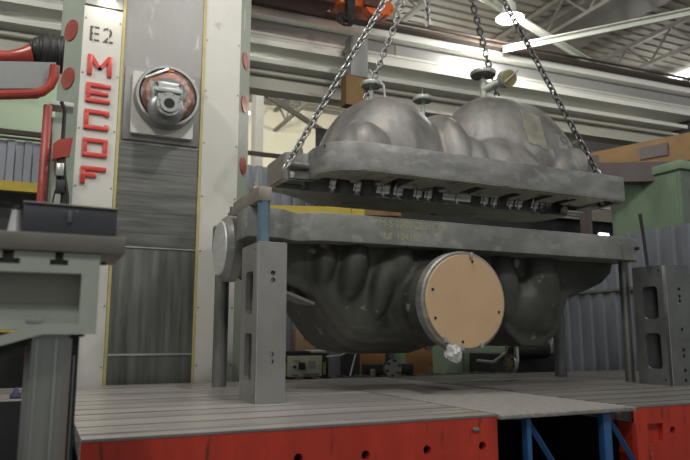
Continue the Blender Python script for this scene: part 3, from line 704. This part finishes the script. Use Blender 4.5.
# yellow handwritten marks
text('M-S 2201C831CO', .115, 'XZ', 0, (3.21, 6.1205, 2.735), 'marker_writing', M['chalk'], lc, .0008, .95, .1)
text('UI  104312', .105, 'XZ', 0, (3.27, 6.1205, 2.60), 'marker_writing', M['chalk'], lc, .0008, .95, .1)
B().cyl((7.0, 6.16, 2.70), (7.0, 6.115, 2.70), .022, n=14).put('plug', M['bore_dark'], lc)
b = B()
for x in (6.72, 6.82): b.cyl((x, 6.4, 2.83), (x, 6.4, 2.875), .03, n=8)
b.put('nut', M['block_dark'], lc)
def drain(x, y, z, facing):
    t = lc
    s_ = B(); s_.tube([(x, y, z+.2), (x, y, z+.04), (x-.02, y-.02, z), (x-.14, y-.1, z-.02)] if facing == 'x' else [(x, y, z+.25), (x, y, z)], .032, 12)
    s_.put('drain_pipe', M['silver'] if facing == 'x' else M['cast'], t)
    b = B()
    if facing == 'x':
        b.lathe([(0, -.20), (.115, -.20), (.118, -.19), (.118, -.15), (.11, -.145), (.04, -.145)], (x, y-.1, z-.02), 'X', 28)
    else:
        b.lathe([(0, -.05), (.11, -.05), (.115, -.04), (.115, -.01), (.04, 0.0)], (x, y, z-.03), 'Y', 28)
    f_ = b.put('drain_flange', M['bar'], t)
    for i in range(6):
        a_ = R(i*60+20); b = B()
        if facing == 'x': b.cyl((x-.205, y-.1+.085*math.cos(a_), z-.02+.085*math.sin(a_)), (x-.14, y-.1+.085*math.cos(a_), z-.02+.085*math.sin(a_)), .014, n=8)
        else: b.cyl((x+.085*math.cos(a_), y-.07, z-.03+.085*math.sin(a_)), (x+.085*math.cos(a_), y+.02, z-.03+.085*math.sin(a_)), .014, n=8)
        b.put('bolt', M['black_metal'], f_)
    if facing == 'x': B().lathe([(0, -.203), (.07, -.203)], (x, y-.1, z-.02), 'X', 20).put('flange_face', M['brass'], f_)
drain(3.80, 6.95, 1.24, 'y'); drain(5.60, 6.9, 1.26, 'x')
B().cyl((4.05, 6.55, 1.47), (4.05, 6.50, 1.47), .05, n=20).put('plug', M['cast'], lc)
base(lc, 4.4, 7.05, 1.4)
# hanging thin plastic bag
b = B(); pr_ = []
P = at(452, 352, 5.72)
b.tube([P+Vector((-.05+.011*i, .004*(i % 3), .10-.018*i)) for i in range(12)], [.012, .03, .045, .06, .075, .08, .085, .075, .07, .06, .045, .02], 22)
for v in b.bm.verts: v.co += Vector((random.uniform(-.013, .013), random.uniform(-.013, .013), random.uniform(-.011, .011)))
tag(b.put('plastic_bag', M['bag']), 'crumpled clear plastic bag hanging under the board covered inlet', 'bag')

# ------------------------------------------------------------------ upper casing half
uc = thing('turbine_casing_upper_half', 'domed upper half of a cast steel turbine casing hanging on four chains', 'turbine casing')
out = [(3.1, 5.96), (6.60, 6.0), (6.72, 6.03), (6.80, 6.12), (6.84, 6.5), (6.84, 7.5), (6.75, 7.75), (6.5, 7.92), (3.3, 7.94), (3.1, 7.86), (2.85, 7.62), (2.55, 7.42), (2.42, 7.38), (2.36, 7.3),
       (2.36, 6.70), (2.40, 6.66), (2.60, 6.65), (2.585, 6.45), (2.60, 6.28), (2.66, 6.14), (2.78, 6.03), (2.94, 5.98)]
seats_px = [(329, 335), (353, 360), (376, 389), (393, 402), (413, 421), (424, 431), (442, 470), (480, 487), (490, 496), (506, 512), (514, 521), (530, 537), (539, 550), (566, 577)]
seats = [(at(a_, 195, 7.1).x, at(c_, 195, 7.1).x) for a_, c_ in seats_px]
# the shaft cavity: narrow channel with wide pockets between the bearing seats
gaps = []; px0 = 2.98
wide = {1: 6.34, 2: 6.13, 4: 6.33, 6: 6.14, 7: 6.24, 9: 6.16, 11: 6.2, 13: 6.13, 0: 6.45}
edge_f = [(2.34-.2, 6.68)]; edge_b = []
yf, yb = 6.53, 7.10
front = [(2.42, 6.70), (2.68, 6.70)]; back = [(2.40, 7.03), (2.68, 7.03)]
cur = 2.72
for i, (a_, c_) in enumerate(seats):
    yfw = wide.get(i, 6.47); ybw = 7.17 if i in wide else 7.12
    front += [(cur, yfw), (a_, yfw), (a_, yf), (c_, yf)]
    back += [(cur, ybw), (a_, ybw), (a_, yb), (c_, yb)]
    cur = c_
cav = front + [(6.60, 6.53), (6.60, 7.10)] + back[::-1]
cav2 = []
for p_ in cav:
    if not cav2 or (abs(p_[0]-cav2[-1][0]) + abs(p_[1]-cav2[-1][1])) > 1e-4: cav2.append(p_)
hl = []
for i in range(21):
    x = 2.95+i*.182
    hl += [circ(x, 6.06 + (0 if i > 1 else .04), .026, 10), circ(x, 7.84 if x > 3.1 else 7.5, .026, 10)]
for i in range(12):
    x = 3.1+i*.3; hl += [circ(x, 7.48, .022, 8)]
for (x, y) in ((2.72, 6.35), (2.84, 6.15), (2.66, 6.50), (2.44, 7.28), (2.56, 7.30), (2.75, 7.45), (2.95, 7.62), (6.5, 6.2), (6.62, 6.3), (6.4, 6.35), (6.72, 6.2), (6.2, 6.2), (6.0, 6.25), (6.72, 6.5), (6.3, 6.3), (6.72, 7.4), (6.6, 7.6), (5.9, 6.18), (6.76, 6.9)):
    hl.append(circ(x, y, .024, 10))
plate([out, cav2] + hl, .016, 'XY', 3.292, 'joint_face', M['face'], uc, .0)
plate([out, cav2], .288, 'XY', 3.439, 'flange', M['flange'], uc, .006)
B().box(2.62, 6.74, 6.20, 7.5, 3.545, 3.58).put('cavity_roof', M['bore_dark'], uc)  # near-black lid holds the shade inside the cavity
# bearing seats: polished half bores
for (a_, c_) in seats:
    s_ = B(); s_.lathe([(.285, a_), (.285, c_), (.31, c_), (.31, a_), (.285, a_)], (0, 6.815, 3.272), 'X', 24, 0, 180)
    m_ = (a_+c_)/2
    s_.lathe([(.276, m_-.02), (.276, m_+.02), (.286, m_+.02)], (0, 6.815, 3.272), 'X', 24, 0, 180)
    s_.put('bearing_seat', M['polish'], uc)
B().lathe([(.205, 2.37), (.205, 2.72), (.26, 2.72), (.26, 2.37), (.205, 2.37)], (0, 6.825, 3.272), 'X', 28, 0, 180).put('end_bearing', M['bar'], uc)
b = B(); b.cyl((6.45, 6.82, 3.27), (6.72, 6.82, 3.27), .07, n=28); b.put('shaft_stub', M['polish'], uc)
b = B(); b.box(2.345, 2.362, 6.72, 7.3, 3.30, 3.57); b.put('end_face', M['rust_face'], uc)
b = B()
b.ell((3.70, 6.98, 3.5), (.82, .84, .98)); b.ell((3.5, 6.98, 3.5), (.62, .78, .86))
b.ell((3.13, 6.36, 3.54), (.33, .34, .40))                                   # small front blister
b.ell((4.42, 6.95, 3.5), (.36, .80, .86)); b.ell((4.62, 6.6, 3.5), (.28, .5, .52)); b.ell((4.9, 6.45, 3.5), (.3, .4, .38))
b.ell((5.38, 6.98, 3.5), (.90, .84, 1.27)); b.ell((5.72, 6.98, 3.5), (.88, .84, 1.24)); b.ell((5.88, 6.98, 3.5), (.76, .82, 1.12))
b.ell((5.12, 6.38, 3.52), (.62, .34, .44), (0, 14, 0)); b.ell((5.55, 6.36, 3.72), (.42, .26, .30), (0, 42, 0))
b.ell((5.85, 6.30, 3.55), (.34, .24, .40), (0, 30, 0)); b.ell((6.12, 6.34, 3.6), (.20, .24, .42), (0, 20, 0)); b.ell((6.36, 6.36, 3.5), (.22, .22, .22), (0, 20, 0))
b.box(3.0, 6.4, 6.5, 7.5, 3.5, 3.62)
put('shell', remeshed(b, .024, 7, 3.57, True), M['cast'], uc)
# patch of tape and dried mark on the right dome
# flanged stubs on the crown
def stub(x, y, z0, z1, r_, m_=None):
    B().cyl((x, y, z0), (x, y, z1), .028, n=14).put('vent_pipe', M['flange_paint'], uc)
    B().lathe([(0, z1), (r_, z1), (r_+.005, z1+.01), (r_+.005, z1+.045), (r_, z1+.055), (r_*.5, z1+.055), (r_*.5, z1+.07), (0, z1+.07)], (x, y, 0), n=32).put('vent_flange', m_ or M['flange_paint'], uc)
    b = B()
    for i in range(8): b.cyl((x+r_*.8*math.cos(R(45*i+10)), y+r_*.8*math.sin(R(45*i+10)), z1-.015), (x+r_*.8*math.cos(R(45*i+10)), y+r_*.8*math.sin(R(45*i+10)), z1+.07), .013, n=8)
    b.put('bolt', M['block_dark'], uc)
stub(3.56, 6.95, 4.3, 4.63, .125); stub(4.30, 6.95, 4.2, 4.555, .12)
B().cyl((4.27, 6.9, 4.62), (4.27, 6.9, 4.70), .008, n=8).put('pin', M['block_dark'], uc)
stub(5.26, 6.95, 4.6, 5.06, .17, M['block'])
B().cyl((5.26, 6.95, 4.62), (5.26, 6.95, 5.0), .05, n=18).put('valve_body', M['flange_paint'], uc)
p = at(506, 79, 6.72); q = Vector((-.18, -.94, -.22)).normalized()
b = B(); b.cyl((5.26, 6.95, 4.86), p-q*.02, .058, n=18); b.put('valve_arm', M['flange_paint'], uc)
B().cyl(p-q*.05, p+q*.09, .115, n=32).put('valve_bonnet', M['flange_paint'], uc)
B().cyl(p+q*.09, p+q*.098, .098, n=32).put('valve_face', M['brass'], uc)
b = B(); sd = Vector((0, 0, 1)).cross(q).normalized(); b.cyl(p+q*.11-sd*.08-Vector((0, 0, .07)), p+q*.11+sd*.13+Vector((0, 0, .12)), .011, n=8); b.put('valve_lever', M['silver'], uc)
# lifting lugs and round pad
for (x, y) in ((2.53, 6.74), (6.50, 6.22), (2.75, 7.6), (6.45, 7.75)):
    B().cyl((x, y, 3.55), (x, y, 3.66), .05, n=16).put('lifting_lug', M['rust_face'], uc)
B().cyl((2.60, 6.58, 3.42), (2.34, 6.52, 3.42), .035, n=14).put('lifting_pin', M['silver'], uc)
base(uc, 4.6, 6.95, 3.265)
# tape sits on the shell surface: drop it with a ray
dg = bpy.context.evaluated_depsgraph_get(); dg.update()
def hit(px, py):
    d = (at(px, py, 7.0) - CAM).normalized(); org = at(px, py, 5.0)
    ok, loc, nor, idx, ob, mx = scn.ray_cast(dg, org, d)
    return (loc, nor) if ok else None
def patch(poly_fn, m_, name, nu=10, nv=8):
    b = B(); rows = []
    for i in range(nu+1):
        row = []
        for j in range(nv+1):
            px, py = poly_fn(i/nu, j/nv); r_ = hit(px, py)
            if r_ is None or r_[0].y > 7.6: row.append(None)
            else: row.append(b.bm.verts.new(r_[0] + r_[1]*.006))
        rows.append(row)
    for i in range(nu):
        for j in range(nv):
            q_ = [rows[i][j], rows[i+1][j], rows[i+1][j+1], rows[i][j+1]]
            if all(q_): b.bm.faces.new(q_)
    bmesh.ops.solidify(b.bm, geom=b.bm.faces[:], thickness=.004)
    o = b.put(name, m_, uc); o.matrix_parent_inverse = Matrix.Translation((-4.6, -6.95, -3.265)); return o
patch(lambda u, v: (519+20*u+9*v+.9*math.sin(8*v)*(1-u), 109+8*u+33*v+.8*math.sin(9*u)*v), M['tape'], 'tape_patch')

# ------------------------------------------------------------------ chains
def link_mesh(L, W, r_):
    pts = []; h_ = L/2-W/2; n = 8
    for i in range(n+1): a_ = math.pi*i/n; pts.append((W/2*math.cos(a_), 0, h_+W/2*math.sin(a_)))
    for i in range(n+1): a_ = math.pi+math.pi*i/n; pts.append((W/2*math.cos(a_), 0, -h_+W/2*math.sin(a_)))
    b = B(); b.tube(pts, r_, 8, True); return b.mesh(60)
LK = link_mesh(.108, .066, .0128)
def chain(a, b_, label, m_, sag=.0, shackle=True):
    t = thing('lifting_chain', label, 'chain', None)
    a = Vector(a); b_ = Vector(b_); D = (b_-a); n = max(3, int(D.length/.080)); me = LK.copy(); me.materials.append(m_)
    for i in range(n):
        f_ = (i+.5)/n
        p_ = a + D*f_ - Vector((0, 0, sag*4*f_*(1-f_)))
        q_ = D - Vector((0, 0, sag*4*(1-2*f_)))
        rt = q_.to_track_quat('Z', 'Y').to_matrix().to_4x4() @ Matrix.Rotation(R(90*(i % 2)+20), 4, 'Z')
        o = bpy.data.objects.new('link', me); col.objects.link(o); o.matrix_world = Matrix.Translation(p_) @ rt; o.parent = t
    if shackle:
        b2 = B(); pts = [Vector((.055*math.cos(R(x)), 0, .055*math.sin(R(x)))) for x in range(-60, 241, 20)]
        q_ = D.to_track_quat('Z', 'Y').to_matrix()
        b2.tube([a - D.normalized()*.05 + q_ @ Vector((p_.x, 0, p_.z)) for p_ in pts], .017, 8)
        b2.put('shackle', M['silver'], t)
    base(t, *a); return t
HK = Vector((4.72, 6.9, 7.45))
chain(at(289, 162, 6.52), HK + Vector((-.06, 0, 0)), 'galvanised chain at the front left corner of the hanging casing', M['chain'])
chain(at(346, 150, 7.8), HK + Vector((-.04, .06, 0)), 'galvanised chain rising from behind the left dome', M['chain'])
chain(at(511, 150, 7.8), HK + Vector((.04, .06, 0)), 'dark steep chain passing behind the flanged valve', M['chain_dark'])
chain(at(596, 170, 6.2), HK + Vector((.06, 0, 0)), 'dark chain at the front right corner of the hanging casing', M['chain_dark'])
chain(at(428, 26, 6.9), at(424, -60, 6.9), 'short loose chain end hanging free at the top', M['chain'], shackle=False)
t = thing('crane_hook', 'crane hook block above the view that carries the four chains', 'crane hook')
B().box(HK.x-.2, HK.x+.2, 6.75, 7.05, 7.65, 8.1, .03).put('hook_block', M['orange'], t)
b = B(); b.tube([HK+Vector((.16*math.cos(R(a_)), 0, .13+.16*math.sin(R(a_)))) for a_ in range(-200, 80, 20)] + [HK+Vector((0, 0, .3))], .045, 12); b.put('hook', M['black_metal'], t)
b = B(); b.cyl((HK.x-.1, 6.9, 8.1), (HK.x-.1, 6.9, 10.5), .012, n=6).cyl((HK.x+.1, 6.9, 8.1), (HK.x+.1, 6.9, 10.5), .012, n=6); b.put('wire_rope', M['black_metal'], t)
base(t, HK.x, 6.9, 7.4)

# ------------------------------------------------------------------ background clutter
t = thing('guard_rail', 'yellow guard rail running behind the casing, orange at its right part', 'guard rail')
def beam(p, q, h_, d_, name, m_, t):     # square beam whose top front edge runs from p to q
    p = Vector(p); q = Vector(q); s_ = Vector((-(q-p).y, (q-p).x, 0)).normalized()*d_; b = B(); v = []
    for e in (p, q):
        for o_ in (Vector((0, 0, 0)), s_, s_-Vector((0, 0, h_)), Vector((0, 0, -h_))): v.append(b.bm.verts.new(e+o_))
    for f in ((0, 1, 2, 3), (7, 6, 5, 4), (0, 4, 5, 1), (1, 5, 6, 2), (2, 6, 7, 3), (3, 7, 4, 0)): b.bm.faces.new([v[i] for i in f])
    return b.put(name, m_, t)
a = atz(245, 204.5, 3.9); c_ = atz(351, 207, 3.9); e = atz(364, 207.5, 3.9); g_ = atz(401, 208.5, 3.9)
beam(a, c_, .14, .1, 'rail', M['yellow'], t); beam(c_ - Vector((0, .02, 0)), e - Vector((0, .02, 0)), .17, .14, 'joint_plate', M['yellow'], t); beam(e, g_, .14, .1, 'orange_rail', M['ochre'], t)
B().box(a.x+.1, a.x+.2, a.y+.02, a.y+.1, 0, 3.76).put('post', M['yellow'], t)
base(t, c_.x, c_.y, 0)
t = thing('guard_rail', 'yellow ledge under the blue corrugated sheets at the far left', 'guard rail')
B().box(-3, .8, 13.6, 13.75, 4.26, 4.44).put('rail', M['yellow'], t)
B().box(.7, .8, 13.6, 13.75, 0, 4.26).put('post', M['yellow'], t)
base(t, -1, 13.6, 0)
# green electrical cabinet behind the partition
t = thing('green_cabinet', 'tall green electrical cabinet rising behind the corrugated partition at right', 'electrical cabinet')
B().box(10.0, 12.0, 7.75, 9.30, 1.2, 4.45).put('cabinet_body', M['green'], t)
B().box(10.015, 12.0, 7.735, 7.75, 1.2, 4.42).put('end_panel', M['green_end'], t)
B().box(9.94, 12.1, 7.68, 9.36, 4.45, 4.60, .01).put('top_cover', M['green_edge'], t)
plate([rrect(7.82, 9.2, 1.4, 4.40, .02)], .02, 'YZ', 9.985, 'door', M['green'], t, .004)
b = B(); b.cyl((9.975, 8.55, 4.32), (9.95, 8.55, 4.32), .03, n=12); b.put('latch', M['girder_dim'], t)
b = B(); b.box(10.35, 10.6, 7.71, 7.733, 3.65, 4.1); b.put('vent_grille', M['mauve'], t)
text('E', .16, 'XZ', 0, (10.18, 7.73, 3.95), 'panel_letter', M['glass_dark'], t)
B().box(10, 12, 7.75, 9.3, 0, 1.2).put('plinth', M['green'], t)
base(t, 11, 8.5, 0)
# rack with orange beams behind
t = thing('storage_rack', 'orange beamed storage rack in the dim corner under the girder', 'storage rack')
a = atz(580, 155, 6.0); c_ = atz(705, 129, 6.0)
beam(a, c_, .62, .3, 'rack_beam', M['ochre'], t)
a2 = atz(640, 159, 5.7); c2 = atz(705, 138, 5.7)
beam(a2 + Vector((1.2, 1.2, .35)), c2 + Vector((1.2, 1.2, .35)), .5, .3, 'rack_beam', M['ochre'], t)
p = a.lerp(c_, .5); q = a.lerp(c_, .72); dn = Vector((0, 0, .14)); ff = Vector((-.03, -.03, 0))
beam(p+ff-dn, q+ff-dn, .28, .02, 'dark_panel', M['mauve'], t)
a3 = a + Vector((2.5, 2.5, 1.6)); c3_ = c_ + Vector((4, 0, 1.6))
beam(a3, c3_, 7.4, .2, 'dark_backing', M['black_metal'], t)  # black sheet added for the darkness of the corner
for k in (0.02, .5, .98): 
    p = a.lerp(c_, k); B().box(p.x+.3, p.x+.5, p.y+.3, p.y+.5, 0, 6.0).put('rack_post', M['mauve'], t)
base(t, a.x, a.y, 0)
t = thing('service_beam', 'brown grey beam with end plate passing behind the right chain shackle', 'beam')
a = atz(574, 163, 4.7); c_ = atz(700, 161, 4.7)
beam(a, c_, .36, .3, 'beam', M['mauve'], t)
p = a.lerp(c_, .12); q = a.lerp(c_, .2)
beam(p + Vector((-.05, -.05, .12)), q + Vector((-.05, -.05, .12)), .62, .04, 'end_plate', M['mauve'], t)
B().box(c_.x-.3, c_.x-.1, c_.y+.1, c_.y+.3, 0, 4.34).put('post', M['mauve'], t)
base(t, a.x, a.y, 0)
t = thing('shelf_unit', 'pale shelf with dark bay behind the gap between the two casing halves', 'shelf')
a = at(560, 205, 12.5); 
B().box(a.x-2.2, a.x+2.6, 12.5, 12.6, a.z-.32, a.z+.22).put('pale_beam', M['girder_dim'], t)
B().box(a.x-6.5, a.x+2.6, 12.7, 12.8, 0, a.z+1.2).put('dark_bay', M['black_metal'], t)
B().box(a.x-6.4, a.x-6.2, 12.5, 12.7, 0, a.z).put('upright', M['mauve'], t)
base(t, a.x, 12.6, 0)
a = at(604, 236, 12.3)
t = thing('hand_lamp', 'small bright lamp glowing just above the right end of the lower flange', 'lamp')
B().box(a.x-.16, a.x+.16, 12.28, 12.33, a.z-.07, a.z+.07, .02).put('lens', M['lamp_on'], t)
B().box(a.x-.2, a.x+.2, 12.33, 12.42, a.z-.1, a.z+.1, .01).put('housing', M['black_metal'], t)
B().box(a.x-.03, a.x+.03, 12.36, 12.42, 0, a.z).put('stand', M['black_metal'], t)
base(t, a.x, 12.35, 0)
a = at(571, 127, 20)
t = thing('hand_lamp', 'tiny bright lamp far off beside the right chain', 'lamp')
B().ell((a.x, 20, a.z), (.13, .1, .13)).put('bulb', M['lamp_on'], t)
B().cyl((a.x, 20, a.z+.12), (a.x, 20, 10.58), .02, n=8).put('stem', M['joist'], t)
base(t, a.x, 20, a.z)
# low things behind the table
t = thing('green_cabinet', 'low green machine cabinet behind the table under the inlet cover', 'cabinet')
B().box(5.9, 8.1, 10, 10.8, 0, 1.62, .01).put('cabinet_body', M['green'], t)
B().box(6.9, 6.93, 9.985, 10, .2, 1.55).put('door_edge', M['green_end'], t)
base(t, 7, 10.4, 0)
t = thing('workbench', 'low dark workbench with steel grid top behind the table', 'workbench')
B().box(2.7, 7.2, 8.62, 9.4, .90, .95).put('bench_top', M['block_dark'], t)
b = B()
for i in range(16): b.box(2.8+i*.28, 2.83+i*.28, 8.6, 9.4, .95, .985)
b.put('grid_bar', M['bar'], t)
B().box(2.8, 7.1, 8.7, 9.3, 0, .9).put('bench_frame', M['black_metal'], t)
base(t, 5, 9, 0)
t = thing('power_supply', 'cream faced power supply in a black frame behind the left support block', 'instrument')
B().box(3.18, 3.90, 9.05, 9.35, .99, 1.33, .01).put('frame', M['black_metal'], t)
B().box(3.26, 3.79, 9.02, 9.05, 1.0, 1.295, .004).put('front_panel', M['tin'], t)
B().box(3.42, 3.52, 9.005, 9.02, 1.10, 1.20, .004).put('socket', M['black_metal'], t)
B().cyl((3.36, 9.02, 1.14), (3.36, 9.005, 1.14), .022, n=14).put('knob', M['black_metal'], t)
B().box(3.34, 3.43, 9.012, 9.02, 1.215, 1.24).put('yellow_label', M['yellow'], t)
B().box(3.57, 3.68, 9.015, 9.02, 1.12, 1.22).put('rating_plate', M['girder'], t)
B().box(3.50, 3.74, 9.012, 9.02, 1.01, 1.045).box(3.33, 3.42, 9.012, 9.02, 1.01, 1.035).put('terminal_strip', M['green_end'], t)
B().box(3.21, 3.26, 9.03, 9.05, 1.02, 1.2).put('strap', M['hi_vis'], t)
B().box(3.81, 3.85, 9.03, 9.05, 1.02, 1.2).put('strap', M['hi_vis'], t)
base(t, 3.5, 9.2, .99)
b = B(); b.box(3.16, 3.62, 9.06, 9.34, 1.332, 1.36, .003)
tag(b.put('violet_folder', M['violet']), 'dark violet flat folder lying on the power supply', 'folder')
b = B(); b.box(3.63, 3.88, 9.08, 9.3, 1.332, 1.37, .01)
tag(b.put('white_tray', M['white']), 'small white tray on the power supply beside the violet folder', 'tray')
t = thing('tool_shelf', 'grey corrugated screen with pale ledge behind the left support block', 'screen')
put('screen', corrugated(2.75, 4.6, 0, 2.3, .22, .04, lambda u, d, z: (u, 10.2-d, z)), M['corr'], t)
B().box(2.75, 4.2, 10.0, 10.16, 1.28, 1.34).box(2.75, 3.6, 10.0, 10.16, 2.05, 2.09).put('ledge', M['white'], t)
base(t, 3.5, 10.1, 0)
P = at(303, 350, 10.0)
t = thing('cardboard_box', 'brown cardboard box standing on the ledge above the power supply', 'box')
B().box(P.x-.16, P.x+.19, 9.92, 10.1, 1.342, 1.68, .004).put('carton', M['carton'], t)
B().box(P.x-.02, P.x+.05, 9.915, 9.925, 1.50, 1.62).put('tape', M['ochre'], t)
base(t, P.x, 10, 1.34)
for (xa, xb, zt, lab) in ((4.72, 5.15, 1.40, 'orange brown plywood panel left of the black case'), (5.55, 6.05, 1.40, 'orange brown plywood panel right of the black case')):
    tag(B().box(xa, xb, 9.62, 9.68, 0, zt).put('plywood_panel', M['plywood']), lab, 'panel')
t = thing('black_case', 'flat black equipment case between the plywood panels behind the table', 'case')
B().box(4.55, 5.35, 9.05, 9.3, .99, 1.15, .02).put('body', M['black_metal'], t)
B().box(4.9, 5.02, 9.03, 9.05, 1.08, 1.11).put('handle', M['black'], t)
base(t, 5, 9.2, .99)
b = B(); b.tube([(3.85, 9.0, 1.28), (4.05, 8.95, 1.3), (4.25, 8.95, 1.37), (4.3, 8.95, 1.33), (4.22, 8.98, 1.0)], .012, 6)
tag(b.put('white_cable', M['white']), 'thin white cable looping right from the power supply', 'cable')
for k, x in enumerate((4.45, 5.42)):
    tag(B().cyl((x, 8.7, .99), (x, 8.7, 1.1), .04, n=16).put('steel_stud', M['bar']), ['short steel stud left of the black case', 'short steel stud right of the black case'][k], 'stud')
# dark machinery behind the right bowl
t = thing('dark_machinery', 'black pump unit with hoses in the shadow behind the right bowl', 'pump')
B().box(6.9, 8.4, 9.2, 9.8, 0, 1.28, .03).put('housing', M['black_metal'], t)
B().cyl((7.2, 9.0, 1.35), (7.9, 9.0, 1.35), .16, n=24).put('motor', M['black_metal'], t)
b = B(); b.tube([(6.5, 9.0, 1.18), (6.75, 8.9, 1.15), (7.0, 8.9, 1.3), (7.1, 8.9, 1.55)], .025, 8); b.put('hose', M['girder_dim'], t)
B().cyl((6.98, 8.9, 1.4), (6.98, 8.9, 1.62), .09, .02, 18).put('funnel', M['white'], t)
b = B(); b.tube([(8.0, 9.0, 1.3), (8.1, 8.95, 1.6), (8.25, 8.95, 1.9)], .03, 8); b.put('hose', M['flange_paint'], t)
base(t, 7.6, 9.4, 0)
